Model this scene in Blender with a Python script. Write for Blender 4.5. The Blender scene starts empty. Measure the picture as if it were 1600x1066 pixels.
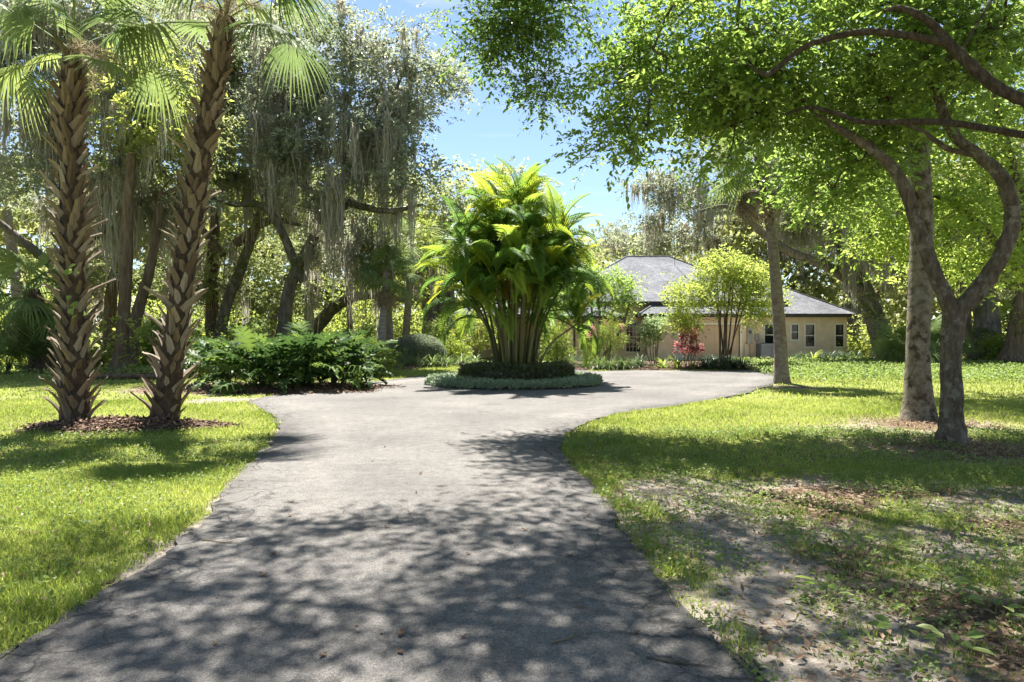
import bpy, math, random
import numpy as np
from mathutils import Vector, Matrix

# ------------------------------------------------------------------ camera, sky, sun, exposure
scene = bpy.context.scene
COL = scene.collection
F, H, HY = 1067.0, 1.57, 520.0            # focal length in photo pixels, eye height, horizon row
cam_d = bpy.data.cameras.new('camera'); cam = bpy.data.objects.new('camera', cam_d); COL.objects.link(cam)
cam_d.sensor_width = 36.0; cam_d.lens = 36.0 * F / 1600.0
cam_d.shift_y = -(533.0 - HY) / 1600.0
cam_d.clip_start = 0.05; cam_d.clip_end = 3000
cam.location = (0, 0, H); cam.rotation_euler = (math.radians(90), 0, 0)
scene.camera = cam

SUN = Vector((-0.09, 0.42, 0.90)).normalized()
world = bpy.data.worlds.new('World'); scene.world = world; world.use_nodes = True
wn, wl = world.node_tree.nodes, world.node_tree.links
wn.clear()
w_out = wn.new('ShaderNodeOutputWorld'); w_bg = wn.new('ShaderNodeBackground'); w_bg.inputs['Strength'].default_value = 0.05
sky = wn.new('ShaderNodeTexSky'); sky.sky_type = 'NISHITA'; sky.sun_disc = False
sky.sun_elevation = math.asin(SUN.z); sky.sun_rotation = math.atan2(SUN.x, SUN.y)
sky.air_density = 1.0; sky.dust_density = 0.25; sky.ozone_density = 2.2; sky.altitude = 0
w_tc = wn.new('ShaderNodeTexCoord'); w_map = wn.new('ShaderNodeMapping'); w_map.inputs['Scale'].default_value = (1.6, 1.6, 11.0)
w_noise = wn.new('ShaderNodeTexNoise'); w_noise.inputs['Scale'].default_value = 1.7; w_noise.inputs['Detail'].default_value = 6; w_noise.inputs['Roughness'].default_value = 0.55
w_ramp = wn.new('ShaderNodeValToRGB'); w_ramp.color_ramp.elements[0].position = 0.50; w_ramp.color_ramp.elements[1].position = 0.80
w_ramp.color_ramp.elements[1].color = (0.75, 0.75, 0.75, 1)
w_mix = wn.new('ShaderNodeMixRGB'); w_mix.inputs['Color2'].default_value = (6.0, 6.1, 6.4, 1)
wl.new(w_tc.outputs['Generated'], w_map.inputs['Vector']); wl.new(w_map.outputs[0], w_noise.inputs['Vector'])
wl.new(w_noise.outputs['Fac'], w_ramp.inputs['Fac']); wl.new(w_ramp.outputs['Color'], w_mix.inputs['Fac'])
wl.new(sky.outputs[0], w_mix.inputs['Color1']); wl.new(w_mix.outputs[0], w_bg.inputs['Color']); wl.new(w_bg.outputs[0], w_out.inputs['Surface'])

sun_d = bpy.data.lights.new('sun', 'SUN'); sun_d.energy = 5.0; sun_d.angle = math.radians(0.53); sun_d.color = (1.0, 0.965, 0.9)
sun_o = bpy.data.objects.new('sun', sun_d); COL.objects.link(sun_o)
sun_o.rotation_euler = (-SUN).to_track_quat('-Z', 'Y').to_euler(); sun_o.location = (0, 0, 60)

vs = scene.view_settings
vs.view_transform = 'Standard'; vs.look = 'None'; vs.gamma = 1.0; vs.exposure = 2.0; vs.use_curve_mapping = False
cy = scene.cycles
cy.max_bounces = 7; cy.diffuse_bounces = 4; cy.glossy_bounces = 2; cy.transmission_bounces = 5; cy.transparent_max_bounces = 4
cy.use_denoising = True; cy.use_adaptive_sampling = True; cy.adaptive_threshold = 0.02; cy.caustics_reflective = False; cy.caustics_refractive = False

# ------------------------------------------------------------------ helpers
PI = math.pi
def W(px, py, Y):
    "point seen at a photo pixel, standing Y metres away"
    return np.array([(px - 800) / F * Y, Y, H - (py - HY) / F * Y])
def G(px, py):
    Y = F * H / (py - HY)
    return np.array([(px - 800) / F * Y, Y, 0.0])
def nrm(a):
    return a / np.maximum(np.linalg.norm(a, axis=-1, keepdims=True), 1e-9)

def vnoise(x, y, seed=0):
    x = np.asarray(x, float); y = np.asarray(y, float)
    xi = np.floor(x).astype(np.int64); yi = np.floor(y).astype(np.int64)
    fx = x - xi; fy = y - yi; fx = fx * fx * (3 - 2 * fx); fy = fy * fy * (3 - 2 * fy)
    def h(a, b):
        v = (a * 374761393 + b * 668265263 + seed * 144269504) & 0xffffffff
        v = ((v ^ (v >> 13)) * 1274126177) & 0xffffffff
        return ((v ^ (v >> 16)) & 0xffff) / 65535.0
    return (h(xi, yi) * (1 - fx) + h(xi + 1, yi) * fx) * (1 - fy) + (h(xi, yi + 1) * (1 - fx) + h(xi + 1, yi + 1) * fx) * fy
def fbm(x, y, s, seed=0, o=3):
    v = 0; a = 0.5; t = 0
    for i in range(o):
        v = v + a * vnoise(np.asarray(x) / s, np.asarray(y) / s, seed + i * 7); t += a; a *= 0.5; s *= 0.5
    return v / t
def sstep(a, b, x):
    t = np.clip((x - a) / (b - a), 0, 1); return t * t * (3 - 2 * t)

class B:
    "collects vertices and faces for one mesh"
    def __init__(s): s.V = []; s.Q = []; s.T = []; s.R = []; s.n = 0
    def add(s, V, quads=None, tris=None, rnd=0.5):
        V = np.asarray(V, float).reshape(-1, 3); m = len(V)
        if m == 0: return
        s.V.append(V); s.R.append(np.broadcast_to(np.asarray(rnd, float), (m,)).copy())
        if quads is not None and len(quads): s.Q.append(np.asarray(quads, np.int64).reshape(-1, 4) + s.n)
        if tris is not None and len(tris): s.T.append(np.asarray(tris, np.int64).reshape(-1, 3) + s.n)
        s.n += m
    def box(s, c, d, rz=0.0, rnd=0.5):
        x, y, z = np.asarray(d, float) / 2
        v = np.array([[-x,-y,-z],[x,-y,-z],[x,y,-z],[-x,y,-z],[-x,-y,z],[x,-y,z],[x,y,z],[-x,y,z]])
        if rz:
            ca, sa = math.cos(rz), math.sin(rz); v = v @ np.array([[ca, sa, 0], [-sa, ca, 0], [0, 0, 1]])
        s.add(v + np.asarray(c), [[0,3,2,1],[4,5,6,7],[0,1,5,4],[1,2,6,5],[2,3,7,6],[3,0,4,7]], rnd=rnd)
    def bx(s, x0, x1, y0, y1, z0, z1): s.box(((x0+x1)/2, (y0+y1)/2, (z0+z1)/2), (abs(x1-x0), abs(y1-y0), abs(z1-z0)))
    def tube(s, P, R, n=8, wob=0.0, seed=0, rnd=0.5, cap=True, flute=0.0):
        P = np.asarray(P, float); R = np.broadcast_to(np.asarray(R, float), (len(P),)); m = len(P)
        T = np.gradient(P, axis=0); T = nrm(T)
        u = np.cross(T[0], [0.3, 1, 0.2]); u /= np.linalg.norm(u); rings = []
        ang = np.linspace(0, 2 * PI, n, endpoint=False); rng = np.random.default_rng(seed + 11)
        ph = rng.uniform(0, 6.28, 4)
        for i in range(m):
            u = u - T[i] * np.dot(u, T[i]); u /= max(np.linalg.norm(u), 1e-9); v = np.cross(T[i], u)
            rr = R[i] * np.ones(n)
            if wob: rr = rr * (1 + wob * (np.sin(2*ang + ph[0] + i*.35) * .5 + np.sin(3*ang + ph[1] - i*.5) * .5 + rng.normal(0, .35, n)))
            if flute: rr = rr * (1 + flute * np.abs(np.sin(2.5*ang + ph[2])))
            rings.append(P[i] + rr[:, None] * (np.cos(ang)[:, None] * u + np.sin(ang)[:, None] * v))
        V = np.concatenate(rings); a = np.arange(n); b = (a + 1) % n
        Q = np.concatenate([np.stack([i*n + a, i*n + b, (i+1)*n + b, (i+1)*n + a], 1) for i in range(m - 1)])
        s.add(V, Q, rnd=rnd)
        if cap:
            for i, fl in ((0, 1), (m - 1, 0)):
                c = np.concatenate([rings[i], P[i][None]])
                t = np.stack([b, a, np.full(n, n)], 1) if fl else np.stack([a, b, np.full(n, n)], 1)
                s.add(c, tris=t, rnd=rnd)
    def build(s, name, mat, parent=None, smooth=False, origin=None):
        me = s.mesh(name, mat, smooth, origin if origin is not None else (org(parent) if parent else np.zeros(3)))
        return link(name, me, parent)
    def mesh(s, name, mat, smooth=False, origin=np.zeros(3)):
        V = np.concatenate(s.V) - np.asarray(origin)
        Q = np.concatenate(s.Q) if s.Q else np.zeros((0, 4), np.int64); T = np.concatenate(s.T) if s.T else np.zeros((0, 3), np.int64)
        me = bpy.data.meshes.new(name); me.vertices.add(len(V)); me.vertices.foreach_set('co', V.astype(np.float32).ravel())
        lo = np.concatenate([Q.ravel(), T.ravel()]).astype(np.int32); me.loops.add(len(lo)); me.loops.foreach_set('vertex_index', lo)
        tot = np.concatenate([np.full(len(Q), 4), np.full(len(T), 3)]).astype(np.int32); st = np.concatenate([[0], np.cumsum(tot)[:-1]]).astype(np.int32)
        me.polygons.add(len(tot)); me.polygons.foreach_set('loop_start', st)
        me.polygons.foreach_set('use_smooth', np.full(len(tot), smooth))
        at = me.attributes.new('rnd', 'FLOAT', 'POINT'); at.data.foreach_set('value', np.concatenate(s.R).astype(np.float32))
        me.update(calc_edges=True); me.materials.append(mat); return me

def org(o):
    v = np.zeros(3)
    while o is not None: v = v + np.array(o.location); o = o.parent
    return v
def link(name, me, parent=None):
    o = bpy.data.objects.new(name, me); COL.objects.link(o)
    if parent is not None: o.parent = parent
    return o
def tag(o, label=None, cat=None, group=None, kind=None):
    if label: o['label'] = label
    if cat: o['category'] = cat
    if group: o['group'] = group
    if kind: o['kind'] = kind
    return o
def thing(name, label, cat, loc, group=None):
    o = bpy.data.objects.new(name, None); o.empty_display_size = 0.2; COL.objects.link(o)
    o.location = tuple(float(v) for v in loc); return tag(o, label, cat, group)
def place(name, me, parent, M):
    o = link(name, me, parent); o.matrix_basis = M; return o

def spline(P, R, m=6):
    "Catmull-Rom through points with radii"
    P = np.asarray(P, float); R = np.asarray(R, float)
    A = np.concatenate([[2*P[0]-P[1]], P, [2*P[-1]-P[-2]]]); out = []; ro = []
    for i in range(len(P) - 1):
        p0, p1, p2, p3 = A[i:i+4]
        for t in np.arange(m) / m:
            out.append(.5*((2*p1)+(-p0+p2)*t+(2*p0-5*p1+4*p2-p3)*t*t+(-p0+3*p1-3*p2+p3)*t**3)); ro.append(R[i]*(1-t)+R[i+1]*t)
    out.append(P[-1]); ro.append(R[-1]); return np.array(out), np.array(ro)

# ------------------------------------------------------------------ materials
def newmat(name):
    m = bpy.data.materials.new(name); m.use_nodes = True; n = m.node_tree.nodes; l = m.node_tree.links
    return m, n, l, n['Principled BSDF']
def ramp(n, cols, pos=None, interp='LINEAR'):
    r = n.new('ShaderNodeValToRGB'); e = r.color_ramp.elements; r.color_ramp.interpolation = interp
    pos = pos or [i / (len(cols) - 1) for i in range(len(cols))]
    while len(e) < len(cols): e.new(0.5)
    for i, (c, p) in enumerate(zip(cols, pos)): e[i].position = p; e[i].color = (*c, 1)
    return r
def coords(n, l, scale=(1, 1, 1), kind='Object'):
    tc = n.new('ShaderNodeTexCoord'); mp = n.new('ShaderNodeMapping'); mp.inputs['Scale'].default_value = scale
    l.new(tc.outputs[kind], mp.inputs['Vector']); return mp.outputs[0]
def noise(n, l, vec, scale, detail=4, rough=.55):
    t = n.new('ShaderNodeTexNoise'); t.inputs['Scale'].default_value = scale; t.inputs['Detail'].default_value = detail; t.inputs['Roughness'].default_value = rough
    l.new(vec, t.inputs['Vector']); return t.outputs['Fac']
def math_n(n, l, op, a, b):
    m = n.new('ShaderNodeMath'); m.operation = op
    for i, v in enumerate((a, b)):
        if isinstance(v, (int, float)): m.inputs[i].default_value = v
        else: l.new(v, m.inputs[i])
    return m.outputs[0]
def mixc(n, l, fac, a, b, mode='MIX'):
    m = n.new('ShaderNodeMixRGB'); m.blend_type = mode
    for k, v in (('Fac', fac), ('Color1', a), ('Color2', b)):
        if isinstance(v, (int, float)): m.inputs[k].default_value = v
        elif isinstance(v, tuple): m.inputs[k].default_value = (*v, 1)
        else: l.new(v, m.inputs[k])
    return m.outputs[0]
def bump(n, l, p, h, strength=.5, dist=.02):
    b = n.new('ShaderNodeBump'); b.inputs['Strength'].default_value = strength; b.inputs['Distance'].default_value = dist
    l.new(h, b.inputs['Height']); l.new(b.outputs[0], p.inputs['Normal'])

def leafmat(name, cols, trans=.4, rough=.5, obj=.35, pos=None, tv=1.9, spec=.35):
    m, n, l, p = newmat(name)
    a = n.new('ShaderNodeAttribute'); a.attribute_name = 'rnd'; oi = n.new('ShaderNodeObjectInfo')
    f = math_n(n, l, 'ADD', math_n(n, l, 'MULTIPLY', a.outputs['Fac'], 1 - obj), math_n(n, l, 'MULTIPLY', oi.outputs['Random'], obj))
    r = ramp(n, cols, pos); l.new(f, r.inputs['Fac']); l.new(r.outputs[0], p.inputs['Base Color'])
    p.inputs['Roughness'].default_value = rough; p.inputs['Specular IOR Level'].default_value = spec
    hs = n.new('ShaderNodeHueSaturation'); hs.inputs['Hue'].default_value = .485; hs.inputs['Saturation'].default_value = 1.0; hs.inputs['Value'].default_value = tv
    l.new(r.outputs[0], hs.inputs['Color'])
    t = n.new('ShaderNodeBsdfTranslucent'); l.new(hs.outputs[0], t.inputs['Color'])
    mx = n.new('ShaderNodeMixShader'); mx.inputs[0].default_value = trans
    l.new(p.outputs[0], mx.inputs[1]); l.new(t.outputs[0], mx.inputs[2]); l.new(mx.outputs[0], n['Material Output'].inputs['Surface'])
    return m
def barkmat(name, cols, scale=(9, 9, 2), bs=.8, dist=.03, patch=None, ps=1.5, rough=.9, dscale=1.0):
    m, n, l, p = newmat(name); v = coords(n, l, scale)
    f = noise(n, l, v, dscale, 6, .65); r = ramp(n, cols, [.3, .5, .72] if len(cols) == 3 else None); l.new(f, r.inputs['Fac']); c = r.outputs[0]
    if patch:
        v2 = coords(n, l); f2 = noise(n, l, v2, ps, 5, .65); r2 = ramp(n, [(0, 0, 0), (1, 1, 1)], [.52, .62]); l.new(f2, r2.inputs['Fac'])
        c = mixc(n, l, r2.outputs[0], c, patch)
    l.new(c, p.inputs['Base Color']); p.inputs['Roughness'].default_value = rough; p.inputs['Specular IOR Level'].default_value = .2
    bump(n, l, p, f, bs, dist); return m
def plain(name, col, rough=.7, var=.25, scale=6, bs=.15, spec=.3, metal=0, stretch=(1, 1, 1), dist=.01):
    m, n, l, p = newmat(name); v = coords(n, l, stretch); f = noise(n, l, v, scale, 5)
    lo = tuple(c * (1 - var) for c in col); hi = tuple(min(1, c * (1 + var)) for c in col)
    r = ramp(n, [lo, hi], [.3, .7]); l.new(f, r.inputs['Fac']); l.new(r.outputs[0], p.inputs['Base Color'])
    p.inputs['Roughness'].default_value = rough; p.inputs['Specular IOR Level'].default_value = spec; p.inputs['Metallic'].default_value = metal
    if bs: bump(n, l, p, f, bs, dist)
    return m
def rndmat(name, cols, rough=.85, obj=.5, bs=0):
    m, n, l, p = newmat(name); a = n.new('ShaderNodeAttribute'); a.attribute_name = 'rnd'; oi = n.new('ShaderNodeObjectInfo')
    f = math_n(n, l, 'ADD', math_n(n, l, 'MULTIPLY', a.outputs['Fac'], 1 - obj), math_n(n, l, 'MULTIPLY', oi.outputs['Random'], obj))
    v = coords(n, l, (14, 14, 3)); g = noise(n, l, v, 2.0, 5)
    f = math_n(n, l, 'ADD', f, math_n(n, l, 'MULTIPLY', math_n(n, l, 'SUBTRACT', g, .5), .5))
    r = ramp(n, cols); l.new(f, r.inputs['Fac']); l.new(r.outputs[0], p.inputs['Base Color'])
    p.inputs['Roughness'].default_value = rough; p.inputs['Specular IOR Level'].default_value = .25
    if bs: bump(n, l, p, g, bs, .01)
    return m

M = {}
M['canopy'] = leafmat('canopy_leaf', [(.065, .12, .024), (.13, .215, .042), (.235, .315, .072)], .6, .38, tv=2.0)
M['canopy_far'] = leafmat('canopy_far_leaf', [(.08, .135, .03), (.17, .24, .045), (.30, .345, .08)], .6, .5, tv=2.1)
M['oak'] = leafmat('oak_leaf', [(.12, .145, .09), (.225, .25, .155), (.33, .345, .23)], .46, .36)
M['oak_green'] = leafmat('oak_green_leaf', [(.10, .135, .05), (.205, .24, .085), (.33, .345, .13)], .5, .4)
M['wood'] = leafmat('far_wood_leaf', [(.12, .145, .05), (.23, .25, .08), (.37, .37, .14)], .55, .6)
M['under'] = leafmat('undergrowth_leaf', [(.08, .125, .03), (.18, .23, .045), (.31, .34, .08)], .55, .5)
M['areca'] = leafmat('areca_leaf', [(.045, .10, .022), (.09, .18, .028), (.17, .25, .025), (.30, .31, .025)], .5, .5, obj=.75, pos=[.08, .40, .68, .95], spec=.2)
M['areca_dry'] = leafmat('areca_dry_leaf', [(.30, .17, .02), (.36, .20, .03), (.25, .11, .02)], .4, .5)
M['sabal'] = leafmat('sabal_leaf', [(.075, .12, .045), (.13, .185, .06), (.21, .25, .07)], .4, .6, obj=.6, spec=.12)
M['sabal_dry'] = leafmat('sabal_dry_leaf', [(.16, .13, .09), (.24, .20, .14), (.30, .25, .18)], .3, .8)
M['philo'] = leafmat('philodendron_leaf', [(.022, .05, .014), (.048, .095, .022), (.13, .2, .035)], .32, .5, obj=.8, spec=.25)
M['bright'] = leafmat('bright_shrub_leaf', [(.08, .14, .02), (.16, .22, .03), (.26, .30, .05)], .45, .5)
M['crape'] = leafmat('crape_leaf', [(.14, .19, .04), (.25, .31, .065), (.38, .41, .11)], .56, .55)
M['dome'] = leafmat('clipped_leaf', [(.10, .13, .08), (.19, .225, .14), (.3, .33, .22)], .3, .5)
M['liriope'] = leafmat('strap_leaf', [(.05, .10, .02), (.13, .19, .05), (.28, .32, .14)], .35, .4, obj=.7)
M['liriope_dark'] = leafmat('dark_strap_leaf', [(.02, .045, .015), (.04, .075, .03), (.08, .12, .05)], .25, .35)
M['silver'] = leafmat('silver_leaf', [(.12, .17, .09), (.24, .30, .19), (.4, .44, .34)], .35, .5)
M['purple'] = leafmat('bronze_leaf', [(.04, .065, .025), (.10, .11, .05), (.2, .14, .10)], .3, .4)
M['redti'] = leafmat('red_leaf', [(.16, .05, .05), (.32, .12, .10), (.45, .24, .2)], .35, .4)
M['pale'] = leafmat('variegated_leaf', [(.10, .18, .04), (.28, .36, .18), (.5, .55, .4)], .4, .5)
M['pink'] = leafmat('pink_petal', [(.45, .08, .16), (.6, .18, .28), (.7, .35, .4)], .4, .6)
M['cover'] = leafmat('ground_cover_leaf', [(.07, .12, .025), (.14, .205, .045), (.25, .30, .09)], .42, .5)
M['grass'] = leafmat('grass_blade', [(.115, .165, .025), (.2, .262, .045), (.33, .365, .1)], .42, .55, obj=0)
M['moss'] = leafmat('spanish_moss', [(.28, .265, .21), (.41, .385, .31), (.52, .49, .4)], .5, .9, tv=1.2)
M['litter'] = leafmat('dry_leaf', [(.10, .06, .035), (.20, .13, .075), (.34, .25, .17)], .15, .7)
M['orange'] = leafmat('orange_dry_leaf', [(.12, .07, .04), (.22, .14, .08)], .2, .6)
M['fibre'] = leafmat('palm_fibre', [(.14, .11, .06), (.24, .2, .12), (.33, .28, .18)], .3, .8)
M['bark_y'] = barkmat('smooth_grey_bark', [(.045, .033, .023), (.105, .08, .058), (.18, .145, .11)], (16, 16, 5), 1.0, .03, (.19, .17, .13), 7)
M['bark_oak'] = barkmat('oak_bark', [(.055, .046, .038), (.13, .11, .088), (.23, .2, .165)], (7, 7, 2), 1, .05, (.07, .085, .03), 1.2)
M['bark_wood'] = barkmat('brown_trunk_bark', [(.05, .035, .022), (.12, .085, .055), (.2, .15, .1)], (9, 9, 1.5), 1, .04)
M['bark_dark2'] = barkmat('dark_limb_bark', [(.022, .017, .013), (.06, .045, .034), (.12, .095, .075)], (18, 18, 6), 1.0, .03)
M['bark_palm'] = barkmat('palm_trunk_bark', [(.09, .075, .06), (.19, .16, .13), (.28, .245, .2)], (6, 6, 9), .8, .02, (.16, .11, .085), 3)
M['bark_patchy'] = barkmat('patchy_palm_bark', [(.07, .058, .042), (.17, .145, .11), (.26, .23, .18)], (7, 7, 7), 1.0, .035, (.055, .04, .028), 4.5)
M['bark_ring'] = barkmat('ringed_palm_bark', [(.10, .09, .075), (.22, .195, .165), (.34, .31, .27)], (1.5, 1.5, 16), .9, .02)
M['bark_dark'] = barkmat('palm_core_bark', [(.03, .02, .014), (.07, .048, .03), (.12, .085, .055)], (10, 10, 6), 1, .03)
M['boot_up'] = rndmat('fresh_boot', [(.07, .045, .027), (.15, .105, .067), (.29, .22, .15)], .75, .6, .5)
M['boot_low'] = rndmat('weathered_boot', [(.085, .06, .04), (.19, .145, .10), (.36, .31, .25)], .85, .6, .5)
M['cane'] = rndmat('areca_cane', [(.04, .05, .016), (.11, .11, .04), (.23, .21, .09)], .5, .8)
M['twig'] = plain('twig_bark', (.09, .075, .055), .9, .3, 20)
M['mulch'] = rndmat('mulch_chip', [(.06, .038, .027), (.14, .085, .056), (.28, .185, .13)], .9, 0)

def noise_col(n, l, vec, scale):
    t = n.new('ShaderNodeTexNoise'); t.inputs['Scale'].default_value = scale; l.new(vec, t.inputs['Vector']); return t.outputs['Color']
def ground_material():
    m, n, l, p = newmat('ground'); v = coords(n, l)
    def at(k):
        a = n.new('ShaderNodeAttribute'); a.attribute_name = k; return a.outputs['Fac']
    n1 = noise(n, l, v, 5.5, 8, .7); n2 = noise(n, l, v, 42, 6, .7); n3 = noise(n, l, v, .5, 4)
    gr = ramp(n, [(.09, .105, .03), (.16, .175, .045), (.26, .26, .09)], [.25, .5, .78]); l.new(n2, gr.inputs['Fac'])
    sd = ramp(n, [(.14, .115, .09), (.26, .225, .185), (.38, .345, .295)], [.25, .5, .8]); l.new(n2, sd.inputs['Fac'])
    li = ramp(n, [(.035, .024, .016), (.10, .068, .045), (.2, .145, .10)], [.3, .5, .72]); l.new(n2, li.inputs['Fac'])
    vo = n.new('ShaderNodeTexVoronoi'); vo.inputs['Scale'].default_value = 26; wv = mixc(n, l, .12, v, noise_col(n, l, v, 9), 'ADD'); l.new(wv, vo.inputs['Vector'])
    vr = ramp(n, [(.05, .033, .02), (.13, .085, .05), (.26, .19, .125), (.36, .3, .22)], [.0, .4, .75, 1]); sp = n.new('ShaderNodeSeparateColor'); l.new(vo.outputs['Color'], sp.inputs[0]); l.new(sp.outputs[0], vr.inputs['Fac'])
    fl = ramp(n, [(0, 0, 0), (1, 1, 1)], [.45, .6]); l.new(sp.outputs[1], fl.inputs['Fac'])
    liq = mixc(n, l, math_n(n, l, 'MULTIPLY', fl.outputs[0], .85), li.outputs[0], vr.outputs[0]); fs = ramp(n, [(0, 0, 0), (1, 1, 1)], [.72, .8]); l.new(sp.outputs[1], fs.inputs['Fac']); sdq = mixc(n, l, math_n(n, l, 'MULTIPLY', fs.outputs[0], .7), sd.outputs[0], vr.outputs[0])
    def msk(k, w):
        f = math_n(n, l, 'ADD', at(k), math_n(n, l, 'MULTIPLY', math_n(n, l, 'SUBTRACT', n1, .5), w))
        f = math_n(n, l, 'ADD', f, math_n(n, l, 'MULTIPLY', math_n(n, l, 'SUBTRACT', n2, .5), w * .6))
        r = ramp(n, [(0, 0, 0), (1, 1, 1)], [.36, .64]); l.new(f, r.inputs['Fac']); return r.outputs[0]
    c = mixc(n, l, msk('grass', 1.0), sdq, gr.outputs[0])
    c = mixc(n, l, msk('litter', 1.2), c, liq)
    l.new(c, p.inputs['Base Color']); p.inputs['Roughness'].default_value = .95; p.inputs['Specular IOR Level'].default_value = .1
    bump(n, l, p, math_n(n, l, 'ADD', n1, n2), .8, .03); return m
def asphalt_material():
    m, n, l, p = newmat('asphalt'); v = coords(n, l)
    big = noise(n, l, v, .45, 5, .6); mid = noise(n, l, v, 7, 5, .6); fine = noise(n, l, v, 190, 3, .6)
    vo = n.new('ShaderNodeTexVoronoi'); vo.inputs['Scale'].default_value = 80; l.new(v, vo.inputs['Vector'])
    r1 = ramp(n, [(.052, .048, .045), (.116, .108, .10), (.255, .24, .222)], [.3, .52, .78]); l.new(fine, r1.inputs['Fac'])
    r0 = ramp(n, [(.55, .55, .55), (1.5, 1.48, 1.46)], [.05, .75]); l.new(vo.outputs['Color'], r0.inputs['Fac'])
    c = mixc(n, l, .55, r1.outputs[0], mixc(n, l, 1.0, r1.outputs[0], r0.outputs[0], 'MULTIPLY'))
    r2 = ramp(n, [(.72, .72, .73), (1.18, 1.17, 1.15)], [.32, .68]); l.new(big, r2.inputs['Fac'])
    c = mixc(n, l, 1.0, c, r2.outputs[0], 'MULTIPLY')
    r3 = ramp(n, [(.85, .85, .85), (1.1, 1.1, 1.1)], [.35, .65]); l.new(mid, r3.inputs['Fac']); c = mixc(n, l, 1.0, c, r3.outputs[0], 'MULTIPLY')
    et = n.new('ShaderNodeAttribute'); et.attribute_name = 'edge'; tr = ramp(n, [(.72, .71, .70), (.98, .98, .98), (1.12, 1.11, 1.10), (.96, .96, .96), (.96, .96, .96)], [0, .12, .28, .45, 1])
    l.new(math_n(n, l, 'ADD', math_n(n, l, 'MULTIPLY', et.outputs['Fac'], .33), math_n(n, l, 'MULTIPLY', math_n(n, l, 'SUBTRACT', big, .5), .22)), tr.inputs['Fac']); c = mixc(n, l, 1.0, c, tr.outputs[0], 'MULTIPLY')
    st = noise(n, l, v, 1.3, 7, .7); sr_ = ramp(n, [(.7, .69, .68), (1, 1, 1)], [.36, .44]); l.new(st, sr_.inputs['Fac']); c = mixc(n, l, .7, c, sr_.outputs[0], 'MULTIPLY')
    # edge wear and cracks follow the distance to the drive's edge stored on the mesh
    e = n.new('ShaderNodeAttribute'); e.attribute_name = 'edge'
    wv = n.new('ShaderNodeVectorMath'); wv.operation = 'ADD'; nz = n.new('ShaderNodeTexNoise'); nz.inputs['Scale'].default_value = 3.0; nz.inputs['Detail'].default_value = 4; l.new(v, nz.inputs['Vector'])
    sc = n.new('ShaderNodeVectorMath'); sc.operation = 'SCALE'; sc.inputs['Scale'].default_value = .55; l.new(nz.outputs['Color'], sc.inputs[0])
    l.new(v, wv.inputs[0]); l.new(sc.outputs[0], wv.inputs[1])
    vc = n.new('ShaderNodeTexVoronoi'); vc.feature = 'DISTANCE_TO_EDGE'; vc.inputs['Scale'].default_value = 2.3; l.new(wv.outputs[0], vc.inputs['Vector'])
    cr = ramp(n, [(1, 1, 1), (0, 0, 0)], [.010, .036]); l.new(vc.outputs['Distance'], cr.inputs['Fac'])
    em = ramp(n, [(1, 1, 1), (0, 0, 0)], [.4, .95]); l.new(math_n(n, l, 'ADD', e.outputs['Fac'], math_n(n, l, 'MULTIPLY', mid, .4)), em.inputs['Fac'])
    crack = math_n(n, l, 'MULTIPLY', cr.outputs[0], em.outputs[0])
    vb = n.new('ShaderNodeTexVoronoi'); vb.feature = 'DISTANCE_TO_EDGE'; vb.inputs['Scale'].default_value = .42; l.new(wv.outputs[0], vb.inputs['Vector'])
    cb = ramp(n, [(1, 1, 1), (0, 0, 0)], [.0015, .005]); l.new(vb.outputs['Distance'], cb.inputs['Fac'])
    crack = math_n(n, l, 'MAXIMUM', crack, math_n(n, l, 'MULTIPLY', cb.outputs[0], .22))
    c = mixc(n, l, math_n(n, l, 'MULTIPLY', crack, .8), c, (.03, .028, .026))
    l.new(c, p.inputs['Base Color']); p.inputs['Roughness'].default_value = .85; p.inputs['Specular IOR Level'].default_value = .25
    h = math_n(n, l, 'SUBTRACT', math_n(n, l, 'ADD', fine, math_n(n, l, 'MULTIPLY', vo.outputs['Distance'], .7)), math_n(n, l, 'MULTIPLY', crack, 2.0))
    bump(n, l, p, h, .7, .006); return m
M['ground'] = ground_material(); M['asphalt'] = asphalt_material()

# ------------------------------------------------------------------ ground and drive
drive_px = [(1170,1066),(1110,1000),(1050,930),(1000,862),(950,792),(918,752),(885,720),(876,695),(898,670),(960,648),(1050,635),(1150,618),(1205,602),(1222,592),(1212,583)]
drive_w = [G(*p)[:2] for p in drive_px] + [np.array(p) for p in [(11.0, 29.2), (11.3, 33.0), (13.2, 37.4), (14.6, 37.4), (14.0, 33.5)][:0]]
back_px = [(1195,579),(1100,579.5),(1000,578.5),(930,580),(900,578),(820,578),(740,583),(660,588),(560,599),(480,611),(430,618),(402,624),(388,630),(402,637),(426,648),(434,662),(428,680),(410,706),(375,741),(330,790),(262,850),(130,945),(0,1035)]
drive_w += [G(*p)[:2] for p in back_px] + [np.array((-2.5, 2.4)), np.array((-2.6, -8.0)), np.array((1.3, -8.0)), np.array((1.15, 2.4))]
def densify(P, step, jit, seed):
    P = np.asarray(P); out = []; rng = np.random.default_rng(seed)
    A = np.concatenate([P[-1:], P, P[:2]])
    for i in range(len(P)):
        p0, p1, p2, p3 = A[i:i+4]; L = np.linalg.norm(p2 - p1); k = max(1, int(L / step))
        for t in np.arange(k) / k:
            q = .5*((2*p1)+(-p0+p2)*t+(2*p0-5*p1+4*p2-p3)*t*t+(-p0+3*p1-3*p2+p3)*t**3); out.append(q)
    out = np.array(out); return out + (np.stack([fbm(out[:,0], out[:,1], .5, seed), fbm(out[:,0], out[:,1], .5, seed+5)], 1) - .5) * jit + rng.normal(0, jit * .06, out.shape)
DRV = densify(drive_w, .12, .26, 3)
DRVC = densify(drive_w, .6, 0, 3)
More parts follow.
